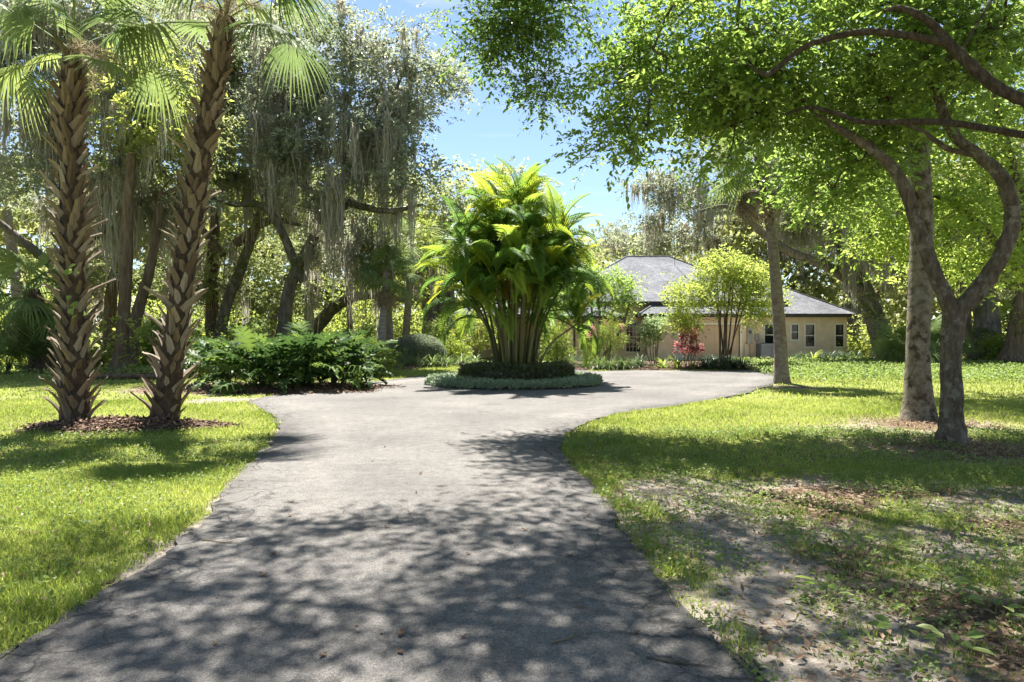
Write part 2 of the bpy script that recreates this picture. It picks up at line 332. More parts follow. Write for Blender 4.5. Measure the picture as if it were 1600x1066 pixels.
def inside(poly, x, y):
    x = np.asarray(x); y = np.asarray(y); r = np.zeros(x.shape, bool); n = len(poly)
    for i in range(n):
        x0, y0 = poly[i]; x1, y1 = poly[(i + 1) % n]
        if y0 == y1: continue
        c = ((y0 > y) != (y1 > y)) & (x < (x1 - x0) * (y - y0) / (y1 - y0) + x0); r ^= c
    return r
def edge_dist(poly, x, y):
    d = np.full(np.shape(x), 1e9); n = len(poly)
    for i in range(n):
        a = poly[i]; b = poly[(i + 1) % n]; ab = b - a; L = max(ab @ ab, 1e-9)
        t = np.clip(((x - a[0]) * ab[0] + (y - a[1]) * ab[1]) / L, 0, 1); d = np.minimum(d, np.hypot(x - a[0] - t * ab[0], y - a[1] - t * ab[1]))
    return d
def masks(x, y):
    "grass, sand-free litter and drive distance at ground points"
    ins = inside(DRVC, x, y); d = edge_dist(DRVC, x, y); sd = np.where(ins, -d, d)
    n1 = fbm(x, y, 1.6, 21); n2 = fbm(x, y, .55, 31); n3 = fbm(x, y, 5, 41)
    g = np.clip(.95 + (n3 - .5) * .6 + (n1 - .5) * .8, 0, 1)
    # worn sandy strip along the right of the drive, thinning grass near the camera on the right
    right = sstep(.35, 1.1, x) * (1 - sstep(7.0, 9.0, y + .25 * x))
    strip = np.exp(-((x - (1.45 + .13 * (y - 3.5))) / .27) ** 2) * (1 - sstep(6.6, 8.2, y))
    strip2 = np.exp(-((y - 6.9 - .12 * (x - 2)) / .45) ** 2) * sstep(.9, 1.3, x) * (1 - sstep(2.8, 4.2, x))
    bare = np.clip(1.15 * np.maximum(strip, strip2) * (.35 + 1.3 * n2) + (n1 - .5) * .9, 0, 1)
    g = g * (1 - right * (.30 + (n2 - .5) * 1.5)) * (1 - .9 * bare)
    lit = right * sstep(1.6, 2.6, x) * sstep(.40, .66, n1 * .5 + n2 * .5 + .06) * 1.0
    for (px, py, r) in ((1490, 700, 1.3), (1437, 660, 1.2), (1225, 604, .9)):
        c = G(px, py); q = np.exp(-(((x - c[0]) / r) ** 2 + ((y - c[1] + .25) / (r * .8)) ** 2)); lit = np.maximum(lit, q * (.6 + n2 * .6)); g = g * (1 - .8 * q)
    # sandy streaks on the left lawn behind the palms, shade-thinned ground under the oaks
    st = np.exp(-((y - 15.8 - .1 * (x + 8)) / 1.0) ** 2) * (x < -4) * sstep(.4, .6, n1); g = g * (1 - .75 * st)
    lit = np.maximum(lit, sstep(20, 26, y) * (x < -6.5) * sstep(.4, .65, n3 * .6 + n1 * .4) * .8)
    bed = np.exp(-(((x + 7.4) / 3.4) ** 4 + ((y - 19.6) / 2.2) ** 4)); lit = np.maximum(lit, bed * 1.1); g = g * (1 - bed)
    tuft = sstep(.37, .56, fbm(x, y, .20, 23, 2)); g = g * (1 - right * (1 - tuft) * .8)
    g = np.clip(g, 0, 1) * sstep(-.07, .05, sd + (n2 - .5) * .16)
    return g, np.clip(lit, 0, 1), sd

def expand(a, b, step, lo, hi):
    c = list(np.arange(a, b + 1e-6, step)); s = step
    x = a
    while x > lo: s *= 1.45; x -= s; c.insert(0, x)
    s = step; x = b
    while x < hi: s *= 1.45; x += s; c.append(x)
    return np.array(c)
gx = expand(-17, 17, .25, -900, 900); gy = expand(1.0, 31, .25, -300, 1500)
XX, YY = np.meshgrid(gx, gy); nxg, nyg = len(gx), len(gy)
g_, l_, s_ = masks(XX.ravel(), YY.ravel())
zz = (fbm(XX.ravel(), YY.ravel(), 2.2, 51) - .5) * .07 * sstep(.1, 1.5, s_) - .03 * (s_ < .15)
b = B(); ii = (np.arange(nyg - 1)[:, None] * nxg + np.arange(nxg - 1)[None]).ravel()
b.add(np.stack([XX.ravel(), YY.ravel(), zz], 1), np.stack([ii, ii + 1, ii + nxg + 1, ii + nxg], 1))
ground = tag(b.build('ground', M['ground'], smooth=True), kind='structure')
for k, v in (('grass', g_), ('litter', l_)):
    ground.data.attributes.new(k, 'FLOAT', 'POINT').data.foreach_set('value', v.astype(np.float32))
def zground(x, y, sd): return (fbm(x, y, 2.2, 51) - .5) * .07 * sstep(.1, 1.5, sd)

def build_drive():
    import bmesh
    bm = bmesh.new(); vs_ = [bm.verts.new((p[0], p[1], .004)) for p in DRV]
    f = bm.faces.new(vs_); f.normal_update()
    if f.normal.z < 0: f.normal_flip()
    bmesh.ops.triangulate(bm, faces=[f])
    # inner points carry the edge distance: cut the sheet by a grid
    for ax, rngv in ((0, np.arange(-4.5, 12, .3)), (1, np.arange(1.6, 30, .35))):
        for c in rngv:
            no = (1, 0, 0) if ax == 0 else (0, 1, 0); co = (c, 0, 0) if ax == 0 else (0, c, 0)
            bmesh.ops.bisect_plane(bm, geom=bm.verts[:] + bm.edges[:] + bm.faces[:], plane_co=co, plane_no=no, dist=1e-5)
    # skirt down into the soil so that the sheet has a broken edge with depth
    be = [e for e in bm.edges if len(e.link_faces) == 1]
    r = bmesh.ops.extrude_edge_only(bm, edges=be)
    for v in r['geom']:
        if isinstance(v, bmesh.types.BMVert): v.co.z -= .05
    me = bpy.data.meshes.new('driveway'); bm.to_mesh(me); bm.free(); me.materials.append(M['asphalt'])
    co = np.empty(len(me.vertices) * 3, np.float32); me.vertices.foreach_get('co', co); co = co.reshape(-1, 3)
    d = edge_dist(DRV[::3], co[:, 0], co[:, 1]); me.attributes.new('edge', 'FLOAT', 'POINT').data.foreach_set('value', d.astype(np.float32))
    return tag(link('driveway', me), kind='structure')
build_drive()

# ------------------------------------------------------------------ leaves, crowns, trees
def leaves(b, P, D, S, asp, rnd, shape, rng, up=.6):
    n = len(P); D = nrm(D); R = rng.normal(size=(n, 3)); R[:, 2] += up * 2
    sd = nrm(np.cross(D, R)); nn = np.cross(sd, D); S = np.broadcast_to(S, (n,)); w = (S * asp * .5)[:, None]; L = S[:, None]
    if shape == 2:
        V = np.stack([P, P + D*L*.45 + sd*w + nn*w*.3, P + D*L - nn*L*.08, P + D*L*.45 - sd*w + nn*w*.3], 1)
        o = np.arange(n)[:, None] * 4
        b.add(V, tris=np.concatenate([o + [0, 1, 2], o + [0, 2, 3]]), rnd=np.repeat(rnd, 4))
    else:
        V = np.stack([P, P + D*L*.28 + sd*w*.85 + nn*w*.3, P + D*L*.66 + sd*w*.8 + nn*w*.22, P + D*L - nn*L*.12,
                      P + D*L*.66 - sd*w*.8 + nn*w*.22, P + D*L*.28 - sd*w*.85 + nn*w*.3], 1)
        o = np.arange(n)[:, None] * 6
        b.add(V, np.concatenate([o + [0, 1, 2, 3], o + [0, 3, 4, 5]]), rnd=np.repeat(rnd, 6))
def sprays(b, O, D, L, k, S, asp, shape, rng, rnd, droop=.25, jit=.35):
    m = len(O); D = nrm(D); t = (np.arange(k) + .6) / k
    P = O[:, None] + D[:, None] * (np.broadcast_to(L, (m,))[:, None] * t[None])[..., None]
    P = P + rng.normal(0, .02, P.shape); P[..., 2] -= droop * np.broadcast_to(L, (m,))[:, None] * (t ** 2)[None]
    sd = nrm(np.cross(D, rng.normal(0, .4, (m, 3)) + [0, 0, 1])); sg = np.where(np.arange(k) % 2, 1., -1.)
    DD = D[:, None] * .6 + sd[:, None] * sg[None, :, None] * .8 + rng.normal(0, jit, P.shape); DD[..., 2] -= .15
    r = np.clip(np.repeat(rnd, k) + rng.normal(0, .16, m * k), 0, 1)
    leaves(b, P.reshape(-1, 3), DD.reshape(-1, 3), S * rng.uniform(.5, 1.35, m * k), asp, r, shape, rng)
def in_blobs(rng, blobs, n, shell=.45):
    w = np.array([q[2] if len(q) > 2 else np.prod(q[1]) ** .75 for q in blobs], float); w /= w.sum()
    k = rng.choice(len(blobs), n, p=w); d = nrm(rng.normal(size=(n, 3))); r = rng.uniform(0, 1, n) ** shell
    C = np.array([q[0] for q in blobs])[k]; R = np.array([q[1] for q in blobs], float)[k]
    return C + d * r[:, None] * R, C
def colonize(SP, SR, T, rng, seg=.5, rt=.008, sag=.12):
    n0 = len(SP); N = np.zeros((n0 + len(T) * 40, 3)); N[:n0] = SP; par = [-1] * n0; n = n0
    dm = np.min(np.linalg.norm(T[:, None] - SP[None], axis=2), axis=1)
    for i in np.argsort(dm):
        t = T[i]; d = np.linalg.norm(N[:n] - t, axis=1); j = int(np.argmin(d)); k = int(min(30, max(1, math.ceil(d[j] / seg)))); p = N[j].copy(); pr = j
        off = rng.normal(0, .13 * d[j], 3); off[2] += sag * d[j]
        for s in range(1, k + 1):
            u = s / k; N[n] = p * (1 - u) + t * u + off * math.sin(PI * u) * (0 if k == 1 else 1); par.append(pr); pr = n; n += 1
        if n > len(N) - 40: break
    cnt = np.zeros(n); has = np.zeros(n, bool)
    for i in range(n - 1, n0 - 1, -1):
        if not has[i]: cnt[i] = 1
        if par[i] >= 0: cnt[par[i]] += cnt[i]; has[par[i]] = True
    r = rt * np.maximum(cnt, 1) ** .45
    E = np.array([(par[i], i) for i in range(n0, n)]); return N[:n], r, E
def prisms(b, A, Bv, ra, rb, k=4):
    n = len(A); d = nrm(Bv - A); u = nrm(np.cross(d, np.array([.31, .77, .55]))); v = np.cross(d, u); an = np.linspace(0, 2*PI, k, endpoint=False)
    ring = np.cos(an)[None, :, None] * u[:, None] + np.sin(an)[None, :, None] * v[:, None]
    V = np.concatenate([A[:, None] + ring * ra[:, None, None], (Bv + d * .3 * rb[:, None])[:, None] + ring * rb[:, None, None]], 1)
    o = np.arange(n)[:, None] * 2 * k; Q = np.concatenate([o + [j, (j+1) % k, k + (j+1) % k, k + j] for j in range(k)]); b.add(V, Q)

def moss_mesh(seed, n=70):
    rng = np.random.default_rng(seed); b = B(); ns = 5; ax = rng.uniform(-.28, .28, ns); ay = rng.uniform(-.07, .07, ns); al = rng.uniform(.3, 1, ns); al[0] = 1
    for i in range(n):
        q = rng.integers(ns); L = al[q] * rng.uniform(.25, 1) ** .8; k = 6; sp = .075 * (1.15 - L)
        p = np.array([ax[q] + rng.normal(0, .05), ay[q] + rng.normal(0, .04), rng.uniform(-.02, .05)]); f = rng.uniform(0, PI); w = rng.uniform(.004, .012)
        tgt = np.array([ax[q], ay[q], 0]); pts = []
        for j in range(k + 1):
            pts.append(p.copy()); p = p + np.array([*((tgt - p)[:2] * .16), 0]) + np.array([rng.normal(0, .019), rng.normal(0, .019), -L / k])
        pts = np.array(pts); ww = w * np.array([.8, 1.2, .9, 1.2, .8, .6, .1]); sdv = np.array([math.cos(f), math.sin(f), 0])
        V = np.concatenate([pts + sdv * ww[:, None], pts - sdv * ww[:, None]]); m = k + 1
        b.add(V, [[j, j + 1, m + j + 1, m + j] for j in range(k)], rnd=rng.uniform(0, 1))
    return b.mesh('moss_clump', M['moss'])
MOSS = [moss_mesh(i) for i in range(6)]

def tree(name, label, limbs, blobs, ncl, spr, leaf, mat, bark, seed, group=None, k=7, L=.45, asp=.5, shape=2, moss=0, moss_len=(1.0, 2.6), crs=.35, base=None,
         n_side=10, wob=.06, seg=.5, rt=.009, flare=1.0, up=.2, moss_w=1.0, droop=.25, hang=0.0, moss_pick=None, twigs=False):
    rng = np.random.default_rng(seed); P0 = np.asarray(limbs[0][0][0], float); base = P0 if base is None else np.asarray(base)
    t = thing(name, label, 'tree', (base[0], base[1], 0), group); tb = B(); SP = []; SR = []
    for i, (pts, rad) in enumerate(limbs):
        p, r = spline(pts, rad, 6)
        p[1:-1] += rng.normal(0, .05, p[1:-1].shape) * r[1:-1, None]
        if i == 0 and flare:
            h = p[:, 2] - p[0, 2]; r = r * (1 + .75 * flare * np.exp(-h / (1.6 * r[0])))
        tb.tube(p, r, n_side, wob, seed + i)
        SP.append(p[2:]); SR.append(r[2:])
    tb.build('trunk', bark, t, True)
    SP = np.concatenate(SP); SR = np.concatenate(SR)
    if blobs:
        C, CC = in_blobs(rng, blobs, ncl)
        N, r, E = colonize(SP, SR, C, rng, seg, rt)
        bb = B(); prisms(bb, N[E[:, 0]], N[E[:, 1]], np.minimum(r[E[:, 0]], r[E[:, 1]] * 1.6), r[E[:, 1]]); tag(bb.build('branches', bark, t), kind='stuff')
        lb = B(); O = np.repeat(C, spr, axis=0) + rng.normal(0, crs, (ncl * spr, 3)) * [1, 1, .42]
        D = nrm(O - np.repeat(C, spr, axis=0)) * .7 + nrm(O - np.repeat(CC, spr, axis=0)) * .4 + rng.normal(0, .45, O.shape); D[:, 2] += up - hang
        cl = np.clip(rng.normal(.45, .2, ncl), 0, 1); LL = L * rng.uniform(.6, 1.2, len(O))
        if twigs:
            tw = B(); CR = np.repeat(C, spr, axis=0); En = O + nrm(D) * LL[:, None]; En[:, 2] -= droop * LL; on = np.ones(len(O)); prisms(tw, CR, O, .0026 * on, .002 * on, 3); prisms(tw, O, En, .002 * on, .001 * on, 3); tag(tw.build('twigs', bark, t), kind='stuff')
        sprays(lb, O, D, LL, k, leaf, asp, shape, rng, np.repeat(cl, spr), droop)
        tag(lb.build('crown', mat, t), kind='stuff')
        cand = N[E[:, 1]]
    else: cand = SP
    if moss:
        if moss_pick is not None: cand = cand[moss_pick(cand)]
        o0 = org(t)
        for i in range(moss):
            q = cand[rng.integers(len(cand))] - o0; ln = rng.uniform(*moss_len); w = moss_w * rng.uniform(.55, 1.2)
            place('moss_clump', MOSS[i % 6], t, Matrix.Translation(Vector(q)) @ Matrix.Rotation(rng.uniform(0, 6.28), 4, 'Z') @ Matrix.Diagonal((w, w, ln, 1)))
    return t
def blob(px, py, Y, rx, ry, rd, w=None):
    s = Y / F; q = (W(px, py, Y), (rx * s, rd, ry * s)); return q + ((w,) if w else ())
def lim(pts, rad): return (np.array([W(*p) for p in pts]), rad)

# ------------------------------------------------------------------ house
M['stucco'] = plain('tan_stucco', (.69, .53, .36), .9, .1, 3, .25, .15)
M['trim'] = plain('cream_trim', (.72, .66, .52), .6, .05, 4, 0)
M['fascia'] = plain('dark_fascia', (.05, .042, .036), .6, .15, 4, 0)
M['stone'] = plain('pale_block', (.55, .51, .44), .85, .12, 8, .3)
M['door'] = plain('peach_door', (.56, .40, .25), .55, .05, 2, 0)
M['acmetal'] = plain('grey_metal', (.14, .15, .16), .5, .15, 5, 0, .4)
M['greybox'] = plain('grey_box', (.33, .30, .25), .6, .1, 5, 0)
M['concrete'] = plain('concrete', (.5, .46, .4), .9, .15, 3, .2)
def glass():
    m, n, l, p = newmat('window_glass'); p.inputs['Base Color'].default_value = (.012, .014, .014, 1); p.inputs['Roughness'].default_value = .04
    p.inputs['Specular IOR Level'].default_value = .6; return m
M['glass'] = glass()
def shingle():
    m, n, l, p = newmat('shingles'); v = coords(n, l)
    br = n.new('ShaderNodeTexBrick'); br.inputs['Scale'].default_value = 1.0; br.inputs['Brick Width'].default_value = .17; br.inputs['Row Height'].default_value = .07
    br.inputs['Mortar Size'].default_value = .006; br.inputs['Color1'].default_value = (.12, .123, .135, 1); br.inputs['Color2'].default_value = (.185, .188, .205, 1); br.inputs['Mortar'].default_value = (.09, .09, .09, 1)
    br.offset = .5; cb = n.new('ShaderNodeSeparateXYZ'); l.new(v, cb.inputs[0]); cc = n.new('ShaderNodeCombineXYZ')
    l.new(math_n(n, l, 'ADD', cb.outputs[0], math_n(n, l, 'MULTIPLY', cb.outputs[1], .37)), cc.inputs[0]); l.new(cb.outputs[2], cc.inputs[1]); l.new(cc.outputs[0], br.inputs['Vector'])
    f = noise(n, l, v, .7, 5); r = ramp(n, [(.75, .75, .75), (1.25, 1.25, 1.25)], [.3, .7]); l.new(f, r.inputs['Fac'])
    l.new(mixc(n, l, 1.0, br.outputs['Color'], r.outputs[0], 'MULTIPLY'), p.inputs['Base Color']); p.inputs['Roughness'].default_value = .95; p.inputs['Specular IOR Level'].default_value = .15
    bump(n, l, p, br.outputs['Fac'], .4, .01); return m
M['shingle'] = shingle()

house = thing('house', 'single-storey tan stucco house with grey hip roof behind the circular drive', 'house', (9.5, 40, 0))
def wall(x0, x1, y, z1, ops, th=.22, mat='stucco', name='wall'):
    xs = sorted({x0, x1, *[v for o in ops for v in o[:2]]}); zs = sorted({-.1, z1, *[v for o in ops for v in o[2:4]]}); b = B()
    for i in range(len(xs) - 1):
        for j in range(len(zs) - 1):
            cx, cz = (xs[i] + xs[i+1]) / 2, (zs[j] + zs[j+1]) / 2
            if any(o[0] < cx < o[1] and o[2] < cz < o[3] for o in ops): continue
            b.bx(xs[i], xs[i+1], y, y + th, zs[j], zs[j+1])
    return b.build(name, M[mat], house)
def window(x0, x1, z0, z1, y, cols, rows, label=None):
    fr = B(); t = .075
    for a in ((x0 - t, x1 + t, z1, z1 + t), (x0 - t, x1 + t, z0 - t - .02, z0), (x0 - t, x0, z0, z1), (x1, x1 + t, z0, z1)): fr.bx(a[0], a[1], y - .035, y + .10, a[2], a[3])
    f = fr.build('window', M['trim'], house)
    if label: f['label'] = label
    mid = (z0 + z1) / 2; r = B(); r.bx(x0, x1, y + .025, y + .075, mid - .025, mid + .025); r.build('meeting_rail', M['trim'], f)
    for i in range(1, cols):
        x = x0 + (x1 - x0) * i / cols
        for (a, c) in ((z0, mid - .025), (mid + .025, z1)): m = B(); m.bx(x - .012, x + .012, y + .04, y + .07, a, c); m.build('muntin', M['trim'], f)
    ed = []
    for (a, c) in ((z0, mid - .025), (mid + .025, z1)):
        k = max(1, rows // 2)
        for j in range(k):
            za, zb = a + (c - a) * j / k, a + (c - a) * (j + 1) / k
            if j: m = B(); m.bx(x0, x1, y + .043, y + .067, za - .012, za + .012); m.build('muntin', M['trim'], f)
            for i in range(cols):
                p = B(); p.bx(x0 + (x1 - x0) * i / cols + .002, x0 + (x1 - x0) * (i + 1) / cols - .002, y + .052, y + .06, za + .002, zb - .002); p.build('pane', M['glass'], f)
def hx(px, Y): return (px - 800) / F * Y
def hz(py, Y): return H - (py - HY) / F * Y
# garage wing
YG = 38.0
opsG = [(hx(1078, YG), hx(1156, YG), -.1, 2.02), (hx(1195, YG), hx(1212, YG), hz(540, YG), hz(507, YG)), (hx(1236.5, YG), hx(1247, YG), hz(530.5, YG), hz(507.5, YG)),
        (hx(1258.5, YG), hx(1272, YG), hz(541.5, YG), hz(507.5, YG)), (hx(1305.5, YG), hx(1317.5, YG), hz(541.5, YG), hz(507.5, YG))]
wall(7.48, 18.65, YG, 2.5, opsG)
for o in opsG[1:]: window(*o, YG, 1, 2)
b = B(); b.bx(7.48, 7.70, YG + .22, 43, -.1, 2.5); b.build('wall', M['stucco'], house)
b = B(); b.bx(18.43, 18.65, YG + .22, 43, -.1, 2.5); b.build('wall', M['stucco'], house)
gx0, gx1 = opsG[0][:2]
gd = B(); gd.bx(gx0, gx1, YG + .16, YG + .2, -.1, 2.02); gdo = gd.build('garage_door', M['door'], house); gdo['label'] = 'peach sectional garage door'
for i in range(4):
    for j in range(4):
        w = (gx1 - gx0) / 4; p = B(); p.bx(gx0 + j*w + .05, gx0 + (j+1)*w - .05, YG + .135, YG + .16, .02 + i*.5 + .05, .02 + i*.5 + .45); p.build('panel', M['door'], gdo)
b = B(); t = .1
b.bx(gx0 - t, gx0, YG - .03, YG + .1, -.05, 2.02); b.bx(gx1, gx1 + t, YG - .03, YG + .1, -.05, 2.02); b.bx(gx0 - t, gx1 + t, YG - .035, YG + .1, 2.02, 2.13); b.build('door_trim', M['trim'], house)
for i in range(5):   # pale quoin blocks beside the garage door
    q = B(); w = .62 if i % 2 else .56; q.bx(hx(1052, YG), hx(1052, YG) + w, YG - .07, YG, .01 + i*.42, .40 + i*.42); q.build('quoin_block', M['stone'], house)
# taller main block and the lower entry in front of it
YM = 38.9
wmain = (hx(978.5, YM), hx(1000, YM), hz(549.5, YM), hz(503, YM))
wall(2.4, 14.8, YM, 3.2, [wmain]); window(*wmain, YM, 4, 6, 'tall window with a grid of white muntins')
YE = 37.6
went = (hx(907, YE), hx(925.5, YE), hz(547, YE), hz(508, YE))
wall(hx(886, YE), hx(963, YE), YE, 2.42, [went]); window(*went, YE, 2, 4)
for x in (hx(886, YE), hx(963, YE) - .22): b = B(); b.bx(x, x + .22, YE + .22, YM, -.1, 2.42); b.build('wall', M['stucco'], house)
b = B(); b.bx(hx(896, YE), hx(896, YE) + .09, YE - .11, YE - .02, .02, 2.3); b.build('downspout', M['fascia'], house)
b = B(); b.bx(5.6, 5.69, YE - .11, YE - .02, 1.9, 2.35); b.bx(5.6, 5.69, YE - .02, YE + .3, 1.9, 1.99); b.build('downspout', M['fascia'], house)
# far left wing with porch columns of pale block
YL = 40.0
wall(-2.9, 2.4, 42.5, 2.5, [])
for x in (hx(722, YL), -.4):
    for i in range(5): q = B(); q.bx(x, x + .62, YL, YL + .6, .0 + i*.5, .485 + i*.5); q.build('column_block', M['stone'], house)
def hip(x0, x1, y0, y1, ze, zr, inset, name='roof', th=.2):
    ym = (y0 + y1) / 2; b = B(); l_, r_ = x0 + inset, x1 - inset
    V = [(x0,y0,ze),(x1,y0,ze),(x1,y1,ze),(x0,y1,ze),(l_,ym,zr),(r_,ym,zr)]
    b.add(V, [[0,1,5,4],[2,3,4,5]], [[1,2,5],[3,0,4]]); o = b.build(name, M['shingle'], house)
    f = B(); e = .004
    for (a0, a1, c0, c1) in ((x0, x1, y0, y0 + .04), (x0, x1, y1 - .04, y1), (x0, x0 + .04, y0 + .04, y1 - .04), (x1 - .04, x1, y0 + .04, y1 - .04)): f.bx(a0, a1, c0, c1, ze - th, ze - e)
    f.bx(x0 + .05, x1 - .05, y0 + .05, y1 - .05, ze - th + .02, ze - th + .05); f.build('fascia', M['fascia'], o)
    for (p, q) in ((4, 5), (0, 4), (1, 5), (2, 5), (3, 4)):
        rp = B(); A = np.array(V[p]); C = np.array(V[q]); rp.tube([A + [0, 0, .01], C + [0, 0, .01]], .05, 5); rp.build('ridge_cap', M['shingle'], o)
    return o
hip(7.0, 18.95, 37.5, 43.5, 2.62, 4.3, 3.0)
mr = hip(1.9, 15.5, 38.35, 49.2, 3.33, 6.45, 5.45)
hip(2.6, 6.2, 37.0, 39.4, 2.5, 3.05, 1.1)
hip(-3.5, 3.2, 39.4, 45, 2.62, 4.1, 2.6)
vb = B(); vb.tube([(15.6, 40.2, 4.0), (15.6, 40.2, 4.55)], .05, 8); vb.build('vent_pipe', M['trim'], house)
an = B(); an.tube([(10.15, 42.6, 5.6), (10.15, 42.6, 8.6)], .015, 5); an.build('antenna', M['fascia'], house)

# air conditioner and meter boxes beside the garage
ac = thing('air_conditioner', 'grey outdoor air conditioning unit against the tan garage wall', 'air conditioner', (14.1, 37.2, 0)); o0 = org(ac)
x0, x1, y0, y1 = 13.45, 14.4, 36.8, 37.65
b = B(); b.bx(x0 - .06, x1 + .06, y0 - .06, y1 + .06, 0, .07); b.build('pad', M['concrete'], ac)
b = B(); b.bx(x0 + .03, x1 - .03, y0 + .03, y1 - .03, .07, .9); b.build('body', M['acmetal'], ac)
b = B(); b.bx(x0, x1, y0, y1, .9, .96)
b.tube([((x0+x1)/2, (y0+y1)/2, .96), ((x0+x1)/2, (y0+y1)/2, 1.0)], .36, 16); b.build('top_cover', M['acmetal'], ac)
for i in range(12): b = B(); b.bx(x0 + .06, x1 - .35, y0, y0 + .03, .13 + i*.062, .16 + i*.062); b.build('louvre', M['acmetal'], ac)
for (x, y) in ((x0, y0), (x1 - .05, y0), (x0, y1 - .05), (x1 - .05, y1 - .05)): b = B(); b.bx(x, x + .05, y, y + .05, .07, .9); b.build('corner_post', M['acmetal'], ac)
mt = thing('electric_meter', 'tall grey electric meter box with conduit on garage wall', 'meter box', (13.2, 37.9, 0))
b = B(); b.bx(13.05, 13.35, 37.85, 37.997, .95, 1.95); b.build('cabinet', M['greybox'], mt)
b = B(); b.tube([(13.2, 37.85, 1.6), (13.2, 37.78, 1.6)], .09, 12); b.build('dial', M['glass'], mt)
b = B(); b.tube([(13.2, 37.92, 0), (13.2, 37.92, .95)], .03, 6); b.tube([(12.9, 37.93, 0), (12.9, 37.93, .9), (13.05, 37.93, 1.1)], .02, 6); b.build('conduit', M['greybox'], mt)
dc = thing('disconnect_box', 'small grey switch box on wall above the air conditioner', 'switch box', (13.62, 37.95, 1.2))
b = B(); b.bx(13.5, 13.72, 37.86, 37.997, 1.1, 1.5); b.build('box', M['greybox'], dc); b = B(); b.tube([(13.6, 37.94, .5), (13.6, 37.94, 1.1)], .018, 6); b.build('conduit', M['greybox'], dc)
b = B(); b.bx(10.9, 16.5, 30.0, 36.4, -.05, .012); pth = tag(b.build('path', M['concrete']), kind='structure')

# ------------------------------------------------------------------ palms
def fan_mesh(seed, n=44, pl=1.0, R=.95, droop=.35, spread=2.35, mat='sabal', fold=.25):
    rng = np.random.default_rng(seed); b = B()
    t = np.linspace(0, 1, 5); b.tube(np.stack([t * pl, 0*t, .10 * np.sin(t * PI * .5) - .02], 1), np.linspace(.02, .01, 5), 4, rnd=.4)
    for i in range(n):
        a = -spread + 2 * spread * (i + .5) / n; r = R * (.72 + .28 * math.cos(a * .55)) * rng.uniform(.92, 1.06); dr = droop * rng.uniform(.6, 1.5)
        o = np.array([pl + .22 * math.cos(a * .5) - .1, 0, .08]); d = np.array([math.cos(a), math.sin(a), 0]); s = np.array([-d[1], d[0], 0]); pts = []
        for u, w in ((.05, .006), (.45, .026), (.75, .017), (1.0, .001)):
            p = o + d * r * u; p[2] += -dr * r * u ** 2.4 - fold * abs(math.sin(a)) * u * r * .8 + .06 * math.sin(u * 3)
            pts.append((p, w))
        V = []
        for p, w in pts: V += [p - s * w, p + s * w + [0, 0, w * .7]]
        b.add(V, [[0, 2, 3, 1], [2, 4, 5, 3], [4, 6, 7, 5]], rnd=rng.uniform(.2, .8))
    return b.mesh('frond', M[mat])
FAN = [fan_mesh(i, droop=.25 + .18 * i) for i in range(4)]; FANL = [fan_mesh(30 + i, 46, 1.35, .95, .3 + .22 * i) for i in range(4)]; FANDRY = [fan_mesh(20 + i, 30, .8, .8, .9, 1.9, 'sabal_dry', .7) for i in range(2)]
def stalk_mesh(seed):
    rng = np.random.default_rng(seed); b = B(); p = np.zeros(3); d = np.array([.8, 0, .5]); main = [p.copy()]
    for i in range(8): d = nrm(d + [.03, rng.normal(0, .05), -.13]); p = p + d * .11; main.append(p.copy())
    main = np.array(main); b.tube(main, np.linspace(.014, .004, 9), 4, cap=False)
    for i in range(120):
        u = rng.uniform(1.5, 8); j = int(u) if u < 8 else 7; q = main[j] + (main[min(j+1, 8)] - main[j]) * (u - j); e = nrm(rng.normal(0, 1, 3) + [.5, 0, -.1]); L = rng.uniform(.12, .34); r2 = q + e * L * .5 + [0, 0, .02]; r3 = q + e * L - [0, 0, .07]
        s = nrm(np.cross(e, rng.normal(0, 1, 3))) * .0035; b.add([q - s, q + s, r2 - s, r2 + s, r3], [[0, 1, 3, 2]], [[2, 3, 4]], rnd=rng.uniform(0, 1))
    return b.mesh('flower_stalk', M['fibre'])
STALK = [stalk_mesh(i) for i in range(2)]
def boot_mesh(seed, L, w0, out, mat):
    rng = np.random.default_rng(seed); b = B(); k = 5; V = []
    for i in range(k):
        t = i / (k - 1); w = w0 * (1 - .62 * t) * rng.uniform(.93, 1.07); x = out * t ** 1.6; z = L * t; th = .028 * (1 - .5 * t)
        tz = rng.uniform(-.05, .03) if i == k - 1 else 0
        for s, xo in ((-1, -.25 * w), (0, .12 * w), (1, -.25 * w)): V.append((x + xo, s * w * .5, z + tz * (1 + s * .7)))
        for s, xo in ((-1, -.25 * w - th * .4), (0, .12 * w - th), (1, -.25 * w - th * .4)): V.append((x + xo, s * w * .5 * .96, z + tz * (1 + s * .7)))
    Q = []
    for i in range(k - 1):
        o = i * 6; n = o + 6
        for a in (0, 1): Q += [[o+a, o+a+1, n+a+1, n+a], [o+3+a+1, o+3+a, n+3+a, n+3+a+1]]
        Q += [[o+3, o, n, n+3], [o+2, o+5, n+5, n+2]]
    e = (k - 1) * 6; Q += [[e, e+1, e+4, e+3], [e+1, e+2, e+5, e+4]]
    b.add(V, Q, rnd=rng.uniform(.2, .8)); return b.mesh('boot', M[mat])
BOOT_UP = [boot_mesh(i, .34, .21, .10, 'boot_up') for i in range(3)]; BOOT_LOW = [boot_mesh(10 + i, .40, .17, .10 + .045 * i, 'boot_low') for i in range(4)]
